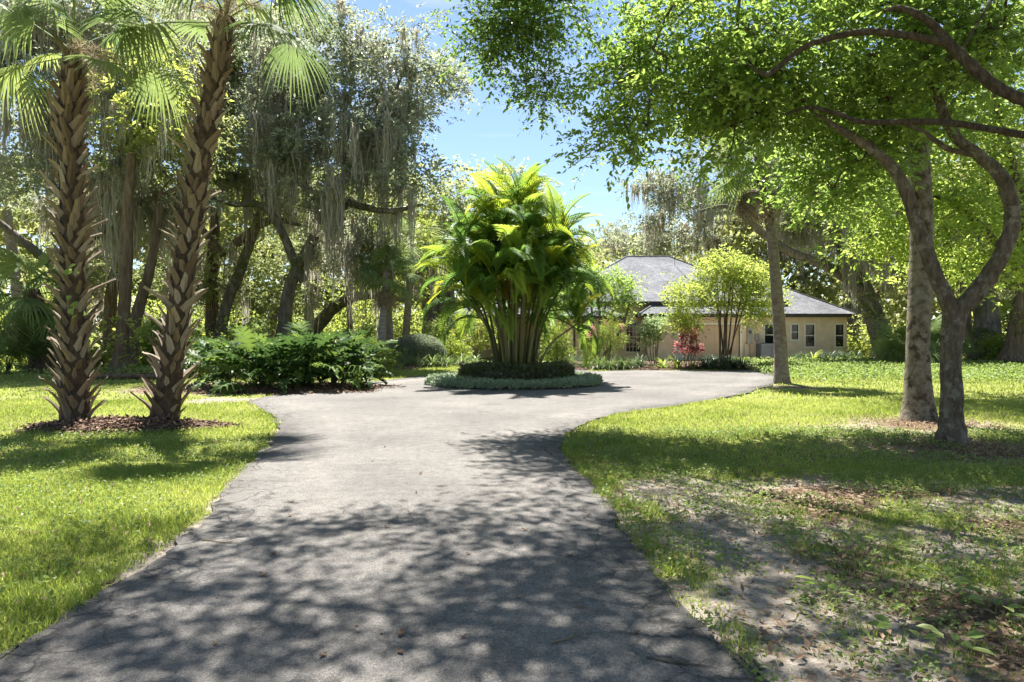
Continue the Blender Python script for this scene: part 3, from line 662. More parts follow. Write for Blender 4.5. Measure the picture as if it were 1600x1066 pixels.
def frond_ring(t, top, rng, n, protos, s=1.0, lo=-50, hi=80, dry=0, drylo=-80):
    az = rng.uniform(0, 6.28)
    for i in range(n + dry):
        az += 2.39996; u = (i + .5) / n; el = math.radians(hi + (lo - hi) * u ** .9) if i < n else math.radians(rng.uniform(drylo, -60))
        me = protos[i % len(protos)] if i < n else FANDRY[i % 2]; sc = s * rng.uniform(.85, 1.12)
        place('frond', me, t, Matrix.Translation(Vector(top - org(t)) + Vector((0, 0, -.25 * u))) @ Matrix.Rotation(az + rng.uniform(-.2, .2), 4, 'Z') @ Matrix.Rotation(-el, 4, 'Y') @ Matrix.Rotation(rng.uniform(-.5, .5), 4, 'X') @ Matrix.Diagonal((sc, sc, sc, 1)))
def palm(name, label, pts, rad, bark, seed, n=22, s=1.0, lo=-50, hi=80, dry=0, group=None, n_side=14, wob=.03, flare=.4, collar=0):
    rng = np.random.default_rng(seed); p, r = spline(pts, rad, 8); h = p[:, 2] - p[0, 2]; r = r * (1 + flare * np.exp(-h / .35))
    t = thing(name, label, 'palm tree', (p[0][0], p[0][1], 0), group); b = B(); b.tube(p, r, n_side, wob, seed); b.build('trunk', bark, t, True)
    for i in range(collar):
        a = i * 2.39996; q = p[-1] - [0, 0, .75 * (1 - i / collar)]; rr = r[-1] * .9
        place('boot', BOOT_UP[i % 3], t, Matrix.Translation(Vector(q + [math.cos(a) * rr, math.sin(a) * rr, 0] - org(t))) @ Matrix.Rotation(a, 4, 'Z') @ Matrix.Rotation(.15, 4, 'Y'))
    if n: frond_ring(t, p[-1], rng, n, FAN, s, lo, hi, dry)
    return t
def booted_palm(label, pts, seed, nb=275, nf=13, hang=()):
    rng = np.random.default_rng(seed); rad = [.24] + [.185] * (len(pts) - 2) + [.15]; p, r = spline(pts, rad, 10)
    t = thing('sabal_palm', label, 'palm tree', (p[0][0], p[0][1], 0), 'booted palms in the mulch bed'); b = B(); b.tube(p, r, 14, .05, seed); b.build('trunk', M['bark_dark'], t, True); o0 = org(t)
    zt = p[-1][2]
    for i in range(nb):
        u = (i + .5) / nb; z = .05 + u * (zt - .12); j = np.searchsorted(p[:, 2], z); j = min(max(j, 1), len(p) - 1); f = (z - p[j-1][2]) / max(p[j][2] - p[j-1][2], 1e-6)
        c = p[j-1] + (p[j] - p[j-1]) * f; rr = (r[j-1] + (r[j] - r[j-1]) * f) * .93; a = i * 2.39996 + rng.uniform(-.12, .12)
        if rng.random() < .08: continue
        up = u + rng.uniform(-.3, .3) > .55; me = BOOT_UP[rng.integers(3)] if up else BOOT_LOW[rng.integers(4)]
        tilt = (rng.uniform(.10, .36) if up else rng.uniform(.08, .40) * (1.6 if rng.random() < .22 else 1)); sc = rng.uniform(.6, 1.0) * (1 - .25 * max(0, u - .85) / .15); sl = sc * rng.uniform(.85, 1.35)
        q = Vector(c + np.array([math.cos(a) * rr, math.sin(a) * rr, 0]) - o0)
        place('boot', me, t, Matrix.Translation(q) @ Matrix.Rotation(a, 4, 'Z') @ Matrix.Rotation(tilt, 4, 'Y') @ Matrix.Rotation(rng.uniform(-.25, .25), 4, 'X') @ Matrix.Diagonal((sc, sc, sl, 1)))
    frond_ring(t, p[-1] + [0, 0, .15], rng, nf, FANL, .86, -24, 84)
    if seed == 1:
        for i in range(11):
            q = W(118 + rng.uniform(-10, 14), rng.choice([412, 428, 470, 488]) + rng.uniform(-9, 9), 11.25); vb_ = B(); leaves(vb_, q[None], np.array([[rng.normal(0, .6), -.4, -.5]]), rng.uniform(.10, .16), .75, np.array([.6]), 4, rng); vb_.build('vine_leaf', M['cover'], t)
    for i in range(6):
        a = rng.uniform(0, 6.28); place('flower_stalk', STALK[i % 2], t, Matrix.Translation(Vector(p[-1] - o0)) @ Matrix.Rotation(a, 4, 'Z') @ Matrix.Rotation(rng.uniform(-.3, .5), 4, 'Y'))
    return t
booted_palm('shaggy palm trunk with splayed old leaf bases, standing upright, farther from the drive', [W(118, 664, 11.7), W(116, 520, 11.7), W(112, 330, 11.75), W(108, 200, 11.8), W(114, 80, 11.8)], 1)
booted_palm('shaggy palm trunk leaning towards the drive, torn bark at its foot', [W(257, 660, 12.0), W(272, 540, 12.0), W(296, 360, 12.05), W(322, 200, 12.1), W(354, 28, 12.2)], 2)
palm('tall_palm', 'thick pale patchy palm trunk close behind the forked tree', [W(1436, 657, 12.3), W(1434, 540, 12.3), W(1440, 380, 12.35), W(1434, 200, 12.4), W(1426, 40, 12.5), W(1420, -130, 12.6)], [.235, .195, .19, .18, .17, .16], M['bark_patchy'], 5, 20, 1.1, -30, 80)
palm('tall_palm', 'slim grey palm standing at the drive edge in front of the house', [W(1222, 600, 21.3), W(1217, 500, 21.3), W(1208, 390, 21.3), W(1196, 300, 21.4), W(1190, 250, 21.5)], [.2, .185, .155, .14, .16], M['bark_palm'], 6, 20, 1.0, -40, 70, dry=7, collar=20)
palm('ringed_palm', 'ringed thin palm trunk left of the clipped dome shrub, nearest of the pair', [W(597, 574, 31.2), W(597, 520, 31.2), W(601, 460, 31.3), W(603, 425, 31.4)], [.19, .165, .15, .15], M['bark_ring'], 7, 14, .9, -40, 70, 5, collar=12)
palm('ringed_palm', 'paler thin palm trunk just behind the ringed palm by the dome shrub', [W(609, 571, 32.8), W(608, 500, 32.8), W(606, 430, 32.9), W(604, 395, 33)], [.2, .165, .15, .14], M['bark_palm'], 8, 14, .9, -40, 70, 4)
palm('ringed_palm', 'slender palm trunk leaning towards the golden palm clump above the dome shrub', [W(632, 566, 37), W(636, 500, 37), W(641, 430, 37), W(645, 385, 37)], [.24, .2, .19, .18], M['bark_palm'], 9, 14, .9, -50, 70, 4)

# golden cane palm clump on the round island
def pinnate_mesh(seed, bend=1.3, n=27, mat='areca', dro=.3):
    rng = np.random.default_rng(seed); b = B(); k = 14; P = [np.zeros(3)]; a = 0
    for i in range(k): a = -bend * ((i + 1) / k) ** 1.5; P.append(P[-1] + np.array([math.cos(a), 0, math.sin(a)]) / k)
    P = np.array(P); b.tube(P, np.linspace(.013, .003, k + 1), 4, rnd=.75, cap=False); T = nrm(np.gradient(P, axis=0))
    for s in (-1, 1):
        u = np.linspace(.16, .995, n); x = u * k; j = np.minimum(x.astype(int), k - 1); f = (x - j)[:, None]; o = P[j] * (1 - f) + P[j + 1] * f; tt = nrm(T[j] * (1 - f) + T[j + 1] * f)
        up = nrm(np.stack([-tt[:, 2], 0 * u, tt[:, 0]], 1)); sd = np.array([0, s, 0]) * np.ones((n, 1))
        L = .31 * np.sin(np.clip(u * 1.02, 0, 1) ** .8 * PI * .87 + .3) * rng.uniform(.9, 1.1, n); L = np.maximum(L, .08)[:, None]
        d1 = nrm(tt * .75 + sd * .8 + up * .6); d2 = nrm(tt * .7 + sd * .75 - up * dro - np.array([0, 0, .25])); w = nrm(np.cross(d1, up)) * .0125
        m = o + d1 * L * .5; e = m + d2 * L * .5
        V = np.stack([o - w * .4, o + w * .4, m - w, m + w, e], 1); q = np.arange(n)[:, None] * 5
        b.add(V, q + [0, 1, 3, 2], q + [2, 3, 4], rnd=np.repeat(np.clip(.35 + .35 * u + rng.normal(0, .1, n), 0, 1), 5))
    return b.mesh('frond', M[mat])
PIN = [pinnate_mesh(i, 1.0 + .32 * i) for i in range(5)]; PINDRY = [pinnate_mesh(9, 2.0, 30, 'areca_dry', .9)]
def areca(label, c, seed, ncane, R, hmin, hmax, spread, fl=2.0, dry=0, gap=None):
    rng = np.random.default_rng(seed); t = thing('cane_palm_clump', label, 'palm clump', c); o0 = org(t)
    for i in range(ncane):
        a = i * 2.39996; q = math.sqrt((i + .5) / ncane); base = np.array([math.cos(a) * R * q * 1.15, math.sin(a) * R * q * .8, 0])
        h = hmin + (hmax - hmin) * np.clip(rng.beta(1.6, 1.6) * .75 + .5 * (1 - q), 0, 1); lean = spread * q * rng.uniform(.7, 1.15) + .12
        tip = base + np.array([math.cos(a) * lean, math.sin(a) * lean * .8, h]); mid = (base + tip) / 2 + np.array([math.cos(a), math.sin(a), 0]) * (-.16 * lean) + [0, 0, .1]
        p, r = spline([base, mid, tip], [.042, .036, .03], 6); cb = B(); cb.tube(p, r, 7, rnd=rng.uniform(0, 1)); cane = link('cane', cb.mesh('cane', M['cane'], True), t)
        nf = rng.integers(9, 12); az = rng.uniform(0, 6.28)
        for k in range(nf):
            az += 2.1 + rng.uniform(-.3, .3); u = (k + .3) / nf; el = math.radians(87 - 76 * u + rng.uniform(-8, 8)); sc = fl * rng.uniform(.75, 1.1) * (1 if u > .2 else .9)
            place('frond', PIN[min(4, int(u * 4.99))] if rng.random() < .7 else PIN[rng.integers(5)], cane, Matrix.Translation(Vector(tip) - Vector((0, 0, .05 + .25 * u))) @ Matrix.Rotation(az, 4, 'Z') @ Matrix.Rotation(-el, 4, 'Y') @ Matrix.Rotation(rng.uniform(-.5, .5), 4, 'X') @ Matrix.Diagonal((sc, sc, sc, 1)))
        if i < dry:
            aa = rng.uniform(-.5, .6) if i % 2 else rng.uniform(2.6, 3.6)
            place('frond', PINDRY[0], cane, Matrix.Translation(Vector(tip) - Vector((0, 0, .3))) @ Matrix.Rotation(aa, 4, 'Z') @ Matrix.Rotation(.25, 4, 'Y') @ Matrix.Diagonal((1.5, 1.5, 1.5, 1)))
    return t
areca('large clump of golden cane palms on the round island', (.12, 21.4, .36), 4, 38, .6, 1.25, 5.3, 1.3, 1.9, dry=3)

# round island: low border plants, raised ring of stones, bronze plants
ISL = np.array([.05, 21.35])
def ring_cover(name, label, cat, r0, r1, z0, h, n, S, mat, seed, off=(0, 0), asp=.5):
    rng = np.random.default_rng(seed); a = rng.uniform(0, 6.28, n); q = np.sqrt(rng.uniform(r0**2, r1**2, n)); P = np.stack([ISL[0] + off[0] + q*np.cos(a), ISL[1] + off[1] + q*np.sin(a), z0 + h * rng.uniform(.05, 1, n) * (.65 + .5 * fbm(q*np.cos(a), q*np.sin(a), .5, seed)) * np.clip((r1 + .22 * (fbm(np.cos(a) * 3 + 7, np.sin(a) * 3 + 7, .5, seed + 3) - .6) - q) / .12 + .35, .02, 1)], 1)
    D = rng.normal(0, .5, (n, 3)) + np.stack([np.cos(a) * .5, np.sin(a) * .5, 0*a + .8], 1); b = B()
    leaves(b, P, D, S * rng.uniform(.6, 1.2, n), asp, np.clip(.25 + fbm(P[:,0], P[:,1], .6, seed) * .5 + rng.normal(0, .2, n), 0, 1), 2, rng)
    return tag(b.build(name, mat), label, cat, kind='stuff')
b = B(); a = np.linspace(0, 2*PI, 64, endpoint=False); V = np.concatenate([np.stack([ISL[0] + 2.62*np.cos(a), ISL[1] + 2.62*np.sin(a), 0*a], 1), np.stack([ISL[0] + 2.5*np.cos(a), ISL[1] + 2.5*np.sin(a), 0*a + .09], 1), [[ISL[0], ISL[1], .13]]])
k = np.arange(64); k2 = (k + 1) % 64; b.add(V, np.stack([k, k2, 64 + k2, 64 + k], 1), np.stack([64 + k, 64 + k2, np.full(64, 128)], 1))
M['soil'] = plain('bed_soil', (.06, .043, .03), .95, .4, 14, .6); tag(b.build('island_bed', M['soil'], smooth=True), kind='structure')
ring_cover('border_plants', 'low silvery green border plants ringing the round island', 'border plants', 1.5, 2.72, .02, .20, 20000, .11, M['silver'], 5)
ring_cover('bronze_plants', 'dark bronze green plants filling the raised stone ring', 'bedding plants', .25, 1.80, .16, .46, 13000, .13, M['purple'], 6, (.1, .05), .55)
pw = thing('planter_ring', 'low round raised planter wall of dark stones under the cane palms', 'planter', (ISL[0] + .1, ISL[1] + .05, 0))
M['darkstone'] = rndmat('planter_stone', [(.05, .045, .04), (.12, .105, .09), (.22, .2, .17)], .9, .8, .4)
sb = B(); sb.box((0, 0, 0), (.15, .27, .125)); v = sb.V[0]; sb.V[0] = v + np.random.default_rng(2).normal(0, .008, v.shape); stone_me = sb.mesh('stone', M['darkstone'])
for c in range(3):
    for i in range(36):
        a = (i + .5 * (c % 2)) / 36 * 2 * PI; place('stone', stone_me, pw, Matrix.Translation((1.58 * math.cos(a), 1.58 * math.sin(a), .115 + c * .132)) @ Matrix.Rotation(a + (i * 7 % 5 - 2) * .02, 4, 'Z'))
b = B(); aa = np.linspace(0, 2*PI, 48); b.add(np.concatenate([np.stack([ISL[0]+.1 + 1.5*np.cos(aa), ISL[1]+.05 + 1.5*np.sin(aa), 0*aa + .38], 1), [[ISL[0]+.1, ISL[1]+.05, .44]]]), tris=[[i, i+1, 48] for i in range(47)]); b.build('soil', M['soil'], pw)

# ------------------------------------------------------------------ foreground trees
tree('forked_tree', 'smooth grey tree forking low into two curving limbs, leaf litter at its foot', [
    lim([(1488, 700, 9.65), (1487, 640, 9.68), (1486, 560, 9.7), (1491, 485, 9.7)], [.155, .135, .13, .155]),
    lim([(1491, 492, 9.7), (1462, 430, 9.75), (1436, 360, 9.8), (1408, 282, 9.9), (1372, 240, 10), (1320, 207, 10.1), (1268, 172, 10.3), (1225, 120, 10.6)], [.125, .10, .092, .085, .07, .055, .04, .02]),
    lim([(1491, 492, 9.7), (1530, 452, 9.6), (1567, 395, 9.5), (1582, 340, 9.5), (1570, 285, 9.55), (1530, 243, 9.7), (1492, 212, 9.8), (1464, 150, 10), (1440, 60, 10.2), (1420, -60, 10.4)], [.13, .118, .108, .10, .092, .08, .07, .06, .045, .03]),
    lim([(1530, 243, 9.7), (1480, 232, 9.8), (1440, 205, 9.9), (1400, 190, 10)], [.045, .04, .03, .02])],
    [blob(1240, 90, 10.6, 190, 120, 1.5), blob(1080, 130, 11.2, 130, 130, 1.3), blob(1010, 80, 11.6, 70, 120, 1.1), blob(960, 215, 11.8, 45, 50, .7), blob(1400, 80, 10.6, 160, 140, 1.6),
     blob(1180, 200, 11.2, 130, 75, 1.0), blob(1330, 280, 11.6, 110, 60, .9), blob(1220, -120, 11, 260, 90, 1.4, 1.2)],
    205, 22, .108, M['canopy'], M['bark_y'], 31, k=9, L=.5, asp=.5, shape=4, crs=.24, seg=.3, rt=.010, n_side=16, wob=.06, up=.05, droop=.3, twigs=True)
T2 = tree('spreading_tree', 'broad tree outside the frame sending dark limbs over the drive', [
    (np.array([(10.4, 6.6, -.1), (10.2, 6.7, 1.5), (9.6, 7, 3.2), (8.6, 7.4, 4.4)]), [.32, .27, .25, .22]),
    (np.array([(9.6, 7, 3.2), W(1690, 195, 8.0), W(1600, 157, 8.2), W(1545, 128, 8.3), W(1490, 75, 8.4), W(1445, 30, 8.5), W(1405, 13, 8.6), W(1382, 18, 8.6)]), [.14, .09, .072, .068, .064, .05, .038, .02]),
    (np.array([W(1480, 68, 8.4), W(1420, 56, 8.5), W(1350, 50, 8.6), W(1295, 60, 8.8), W(1250, 78, 9), W(1215, 106, 9.1), W(1195, 117, 9.2), W(1165, 98, 9.4)]), [.05, .045, .042, .04, .038, .036, .03, .012]),
    (np.array([(9.6, 7, 3.2), W(1690, 225, 8.8), W(1600, 211, 8.9), W(1490, 193, 9), W(1430, 190, 9.1), W(1350, 191, 9.2), W(1310, 178, 9.3), W(1265, 168, 9.5), W(1225, 180, 9.8)]), [.1, .055, .048, .044, .04, .036, .03, .022, .012]),
    (np.array([(8.6, 7.4, 4.4), (6.5, 7.2, 6.8), (3.5, 8.1, 8.1), (.5, 7.6, 8.8), (-3, 8.4, 9.1)]), [.2, .12, .08, .05, .025]),
    (np.array([(3.5, 8.1, 8.1), (2.0, 10, 8.6), (.8, 12, 8.4), (.3, 13, 7.9)]), [.10, .075, .05, .025])],
    [blob(800, 20, 13, 75, 75, .8, 3.4), blob(845, 130, 13, 38, 38, .5, 1), blob(885, 5, 13, 55, 48, .8, 1.8), blob(770, 90, 13, 35, 30, .5, .9),
     ((-2.4, 8.6, 8.6), (2.3, 1.7, .6), 6), ((.8, 8.2, 8.6), (1.9, 2.0, .7), 6), ((3.6, 7.6, 8.0), (2.0, 2.2, .8), 5), ((6.2, 7.0, 7.4), (2.0, 2.2, 1.0), 3), ((.5, 11.6, 8.8), (1.3, 1.8, .5), 4), ((.1, 13.4, 8.9), (1.3, 1.3, .6), 3), ((-1, 6.2, 8.4), (3.2, 1.3, .5), 5),
     ((3, 5.0, 7.6), (2.4, 1.4, .7), 3), ((6, 5, 6.6), (2, 1.6, .7), 2), blob(1540, 40, 9.4, 110, 60, 1.0, 1.6)],
    290, 25, .10, M['canopy'], M['bark_dark2'], 32, k=8, L=.42, asp=.5, shape=2, crs=.27, seg=.45, rt=.008, up=.05, droop=.3, twigs=True)
tree('yellow_green_tree', 'sunlit yellow-green tree filling the space behind the forked trunk', [
    (np.array([(13.5, 17.5, -.1), (13.3, 17.3, 2.5), (12.6, 17, 5), (11.5, 16.6, 8)]), [.2, .17, .14, .08]), (np.array([(13.3, 17.3, 2.5), (11.5, 17, 4.4), (9.5, 16.8, 5.4)]), [.1, .08, .04])],
    [blob(1510, 290, 17, 120, 120, 2), blob(1380, 330, 17, 90, 80, 1.6), blob(1570, 400, 16.5, 70, 60, 1.2), blob(1380, 170, 17, 110, 70, 1.6), blob(1560, 120, 17, 100, 120, 1.6), blob(1460, 410, 18, 90, 40, 1.2)],
    130, 28, .14, M['canopy_far'], M['bark_y'], 33, k=7, L=.5, asp=.5, crs=.35, rt=.006)

# ------------------------------------------------------------------ oaks with moss
OAKG = 'moss-hung oaks around the garden'
lowb = lambda c: c[:, 2] > 3.2
tree('live_oak', 'big silvery live oak draped in grey moss beside the strip of sky', [
    (np.array([(-11.2, 33, -.1), (-11, 33, 2), (-10.6, 32.8, 4), (-9.4, 32.5, 6.2)]), [.4, .32, .28, .24]),
    lim([(475, 440, 32.8), (420, 330, 32), (360, 318, 31.5), (300, 300, 31)], [.22, .18, .13, .06]),
    lim([(500, 345, 32.5), (540, 320, 31.5), (490, 300, 31), (470, 290, 31), (455, 260, 31)], [.2, .15, .11, .08, .04]),
    lim([(500, 345, 32.5), (560, 240, 32), (610, 160, 32), (640, 80, 32)], [.22, .16, .1, .05]), lim([(520, 310, 32), (600, 330, 31), (660, 320, 31)], [.2, .13, .06])],
    [blob(640, 90, 32, 75, 60, 1.6), blob(600, 180, 32, 105, 90, 2.2), blob(520, 240, 31, 120, 90, 2.2), blob(440, 200, 32, 90, 100, 2), blob(470, 90, 32, 100, 90, 2), blob(540, 50, 33, 45, 60, 1.4), blob(640, 290, 31, 60, 60, 1.6), blob(690, 130, 32, 35, 40, 1), blob(560, 380, 33, 80, 40, 1.5)],
    320, 20, .19, M['oak'], M['bark_oak'], 41, OAKG, L=.55, crs=.45, moss=110, moss_len=(1.2, 4.6), moss_w=2.6, rt=.011, moss_pick=lambda c: (c[:, 2] > 3.2) & (c[:, 0] / c[:, 1] * F + 800 < 640))
tree('live_oak', 'moss-hung oak crown behind the two shaggy palms', [
    (np.array([(-19.5, 29, -.1), (-19.2, 29, 2.5), (-18.6, 29, 5), (-17.5, 29, 7.5)]), [.4, .33, .3, .25]), (np.array([(-18.6, 29, 5), (-16, 28.4, 6.6), (-13.5, 28, 7.6)]), [.2, .15, .06]), (np.array([(-19, 29, 4), (-21.5, 28, 6.4), (-24, 27, 8)]), [.2, .14, .06])],
    [blob(60, 120, 28, 110, 130, 2.2), blob(190, 200, 28, 90, 110, 2), blob(220, 80, 29, 110, 90, 2.2), blob(90, 290, 28, 130, 60, 2), blob(240, 310, 30, 90, 50, 2), blob(100, 10, 28, 150, 60, 2)],
    310, 20, .18, M['oak'], M['bark_oak'], 42, OAKG, L=.5, crs=.42, moss=90, moss_len=(1.5, 4.2), moss_w=2.4, rt=.011, moss_pick=lowb)
tree('live_oak', 'oak crown with dark low limbs between the leaning palm and the silvery oak', [
    (np.array([(-15.5, 36, -.1), (-15.2, 36, 2.4), (-14.2, 35.8, 5), (-13, 35.5, 8)]), [.36, .3, .26, .2]), lim([(350, 400, 36), (300, 345, 35), (250, 335, 34.5), (190, 350, 34)], [.2, .16, .12, .06]), lim([(370, 380, 36), (420, 345, 35), (470, 352, 34.5)], [.26, .2, .08])],
    [blob(380, 100, 36, 100, 110, 2.5), blob(340, 230, 35, 100, 80, 2), blob(430, 300, 35, 70, 50, 2), blob(280, 150, 36, 90, 110, 2), blob(330, 20, 36, 160, 60, 2), blob(420, 400, 37, 70, 40, 1.5), blob(300, 430, 36.5, 90, 45, 2), blob(450, 445, 37.5, 80, 40, 2), blob(130, 420, 35, 70, 50, 2)],
    390, 20, .2, M['oak_green'], M['bark_oak'], 43, OAKG, L=.55, crs=.45, moss=80, moss_len=(1.5, 4.6), moss_w=2.6, rt=.011, moss_pick=lowb)
tree('live_oak', 'rounded green oak showing behind the golden cane palms', [
    (np.array([(-5, 47, -.1), (-5, 47, 3), (-4.6, 47, 6), (-4, 47, 9)]), [.45, .38, .3, .15])],
    [blob(700, 320, 46, 75, 70, 2.5), blob(760, 300, 47, 70, 50, 2.5), blob(650, 380, 45, 70, 60, 2.2), blob(820, 330, 48, 60, 40, 2), blob(890, 410, 49, 60, 40, 2), blob(590, 330, 45, 60, 60, 2)],
    170, 16, .24, M['oak_green'], M['bark_oak'], 44, OAKG, L=.7, crs=.6, moss=14, moss_len=(1, 2.4), moss_w=2.2, rt=.012, moss_pick=lowb)
tree('leaning_oak', 'massive ivy-clad oak leaning over the right end of the house roof', [
    (np.array([W(1388, 566, 36), W(1375, 520, 36), W(1352, 455, 36), W(1325, 400, 35.8), W(1296, 345, 35.5), W(1270, 290, 35)]), [.56, .45, .4, .37, .32, .22]),
    lim([(1350, 460, 36), (1318, 432, 35.4), (1282, 412, 34.8), (1245, 398, 34.2), (1200, 372, 33.6), (1160, 335, 33), (1128, 322, 32.6), (1095, 330, 32.4)], [.33, .27, .23, .21, .18, .15, .1, .05]),
    lim([(1325, 400, 35.8), (1370, 340, 36), (1410, 270, 36.5)], [.36, .26, .1])],
    [blob(1270, 260, 36, 80, 60, 2.2), blob(1370, 250, 37, 100, 80, 2.4), blob(1310, 180, 37, 90, 50, 2), blob(1330, 380, 35, 50, 40, 1.5), blob(1250, 350, 34, 60, 30, 1.4), blob(1372, 505, 35.7, 20, 40, .6, 1.2), blob(1352, 450, 35.7, 16, 30, .5, .8)],
    240, 18, .19, M['oak_green'], M['bark_oak'], 45, OAKG, L=.55, crs=.45, moss=130, moss_len=(1.0, 3.2), moss_w=2.5, rt=.011, n_side=14, wob=.09, moss_pick=lowb)
tree('live_oak', 'rugged dark oak trunk right of the forked tree', [
    (np.array([W(1545, 568, 34), W(1541, 500, 34), W(1537, 440, 34), W(1530, 370, 34), W(1510, 280, 34)]), [.62, .52, .5, .42, .3]), lim([(1537, 430, 34), (1590, 350, 34), (1640, 280, 34)], [.3, .22, .1])],
    [blob(1500, 300, 34, 110, 70, 2.4), blob(1600, 260, 34, 100, 90, 2.4), blob(1450, 390, 35, 80, 50, 2), blob(1600, 420, 35, 60, 50, 1.6)],
    230, 17, .21, M['oak_green'], M['bark_oak'], 46, OAKG, L=.6, crs=.5, moss=64, moss_len=(1.2, 3.6), moss_w=2.4, rt=.011, n_side=14, wob=.09, moss_pick=lowb)
tree('live_oak', 'grey-green oak standing behind the house roof', [
    (np.array([(17, 60, -.1), (17, 60, 5), (16.5, 60, 8)]), [.5, .4, .2])],
    [blob(1000, 385, 58, 70, 40, 3), blob(1090, 365, 59, 90, 50, 3), blob(1190, 375, 60, 90, 60, 3), blob(1270, 400, 58, 60, 50, 2.5), blob(1020, 315, 54, 50, 35, 2.5), blob(1090, 290, 54, 80, 55, 3), blob(1180, 280, 55, 90, 55, 3), blob(1150, 210, 56, 90, 50, 3)],
    250, 16, .28, M['oak'], M['bark_oak'], 47, OAKG, L=.8, crs=.7, moss=80, moss_len=(1.6, 4.4), moss_w=3.4, rt=.013, moss_pick=lowb)
tree('leaning_tree', 'ivy-covered trunk leaning in from the edge behind the rugged oak', [
    (np.array([W(1582, 566, 31), W(1590, 500, 31), W(1604, 430, 31), W(1622, 360, 31)]), [.38, .32, .28, .2])], [blob(1600, 470, 31, 18, 70, .5), blob(1640, 330, 31, 60, 50, 1.5)], 90, 12, .14, M['under'], M['bark_wood'], 48, crs=.2, L=.3)
palm('slim_palm', 'slim pale trunk between the forked tree and the rugged oak', [W(1516, 562, 36), W(1511, 500, 36), W(1504, 420, 36), W(1497, 370, 36)], [.26, .22, .2, .18], M['bark_palm'], 61, 14, 1.2, -60, 70, 4)
for i, (pts, rad, lab, bk) in enumerate([
    ([(1330, 556, 44), (1330, 500, 44), (1324, 440, 44), (1316, 380, 44)], [.5, .42, .38, .3], 'grey oak trunk rising at the right corner of the house', 'bark_oak'),
    ([(1346, 556, 50), (1350, 500, 50), (1345, 430, 50), (1340, 360, 50)], [.45, .4, .36, .3], 'distant pale trunk between house corner and leaning oak', 'bark_palm'),
    ([(1366, 552, 56), (1366, 480, 56), (1372, 400, 56)], [.5, .42, .36], 'thin far trunk seen just left of the leaning oak', 'bark_wood'),
    ([(175, 566, 36), (172, 480, 36), (186, 400, 36), (195, 330, 36)], [.36, .3, .28, .24], 'straight brown trunk just right of the upright shaggy palm', 'bark_wood'),
    ([(188, 588, 26), (192, 520, 26), (196, 440, 26), (199, 340, 26), (205, 240, 26)], [.30, .24, .22, .2, .16], 'straight brown trunk with ivy at its foot between the shaggy palms', 'bark_wood'),
    ([(202, 580, 28), (212, 500, 28), (232, 430, 28), (242, 380, 28), (250, 300, 28)], [.26, .22, .2, .17, .14], 'slanting trunk just left of the leaning shaggy palm', 'bark_wood'),
    ([(332, 566, 37), (331, 480, 37), (333, 400, 37), (336, 320, 37)], [.36, .32, .3, .26], 'brown trunk right behind the leaning shaggy palm', 'bark_wood'),
    ([(412, 560, 43), (425, 500, 43), (442, 450, 43), (470, 400, 43)], [.4, .34, .3, .24], 'slanting dark trunk above the left of the split-leaf bushes', 'bark_oak'),
    ([(455, 562, 40), (500, 505, 40), (530, 475, 39.5), (570, 462, 39), (640, 470, 38.5)], [.45, .38, .32, .25, .12], 'dark trunk sprawling low above the split-leaf bushes', 'bark_oak'),
    ([(484, 560, 44), (484, 500, 44), (482, 440, 44), (486, 360, 44)], [.36, .3, .28, .24], 'upright ivy-hung trunk behind the split-leaf bushes', 'bark_wood'),
    ([(548, 562, 42), (546, 490, 42), (543, 420, 42), (540, 340, 42)], [.2, .17, .16, .14], 'thin upright trunk left of the ringed palm pair', 'bark_wood'),
    ([(25, 560, 40), (30, 480, 40), (20, 400, 40), (10, 330, 40)], [.4, .34, .3, .26], 'pale leaning trunk at the far left edge', 'bark_palm'),
    ([(672, 560, 46), (670, 480, 46), (662, 420, 46)], [.5, .44, .4], 'dark trunk in the shade above the clipped dome shrub', 'bark_oak'),
    ([(700, 558, 48), (704, 480, 48), (700, 420, 48)], [.4, .36, .3], 'dim trunk beside the far left wing of the house', 'bark_oak')]):
    c = W(*pts[-1]); s = pts[-1][2]
    ivy = [(W(*pts[0]) + [0, 0, .6], (rad[0] * 1.5, rad[0] * 1.5, .8)), (W(*pts[1]), (rad[1] * 1.4, rad[1] * 1.4, .9))] if i in (4, 9) else []
    tree('woodland_tree', lab, [(np.array([W(*p) for p in pts]), rad)], [(c + [0, 0, 1.2], (2.2, 2.0, 1.3), 5), (c + [.8, 0, 3.2], (2.0, 2.0, 1.3), 4)] + [q + (1.2,) for q in ivy], 36, 14, .2, M['oak_green'] if i % 2 else M['under'], M[bk], 70 + i, 'trunks in the shady wood', L=.55, crs=.4, moss=7, moss_len=(1, 2.6), moss_w=1.8, wob=.08, moss_pick=lowb)

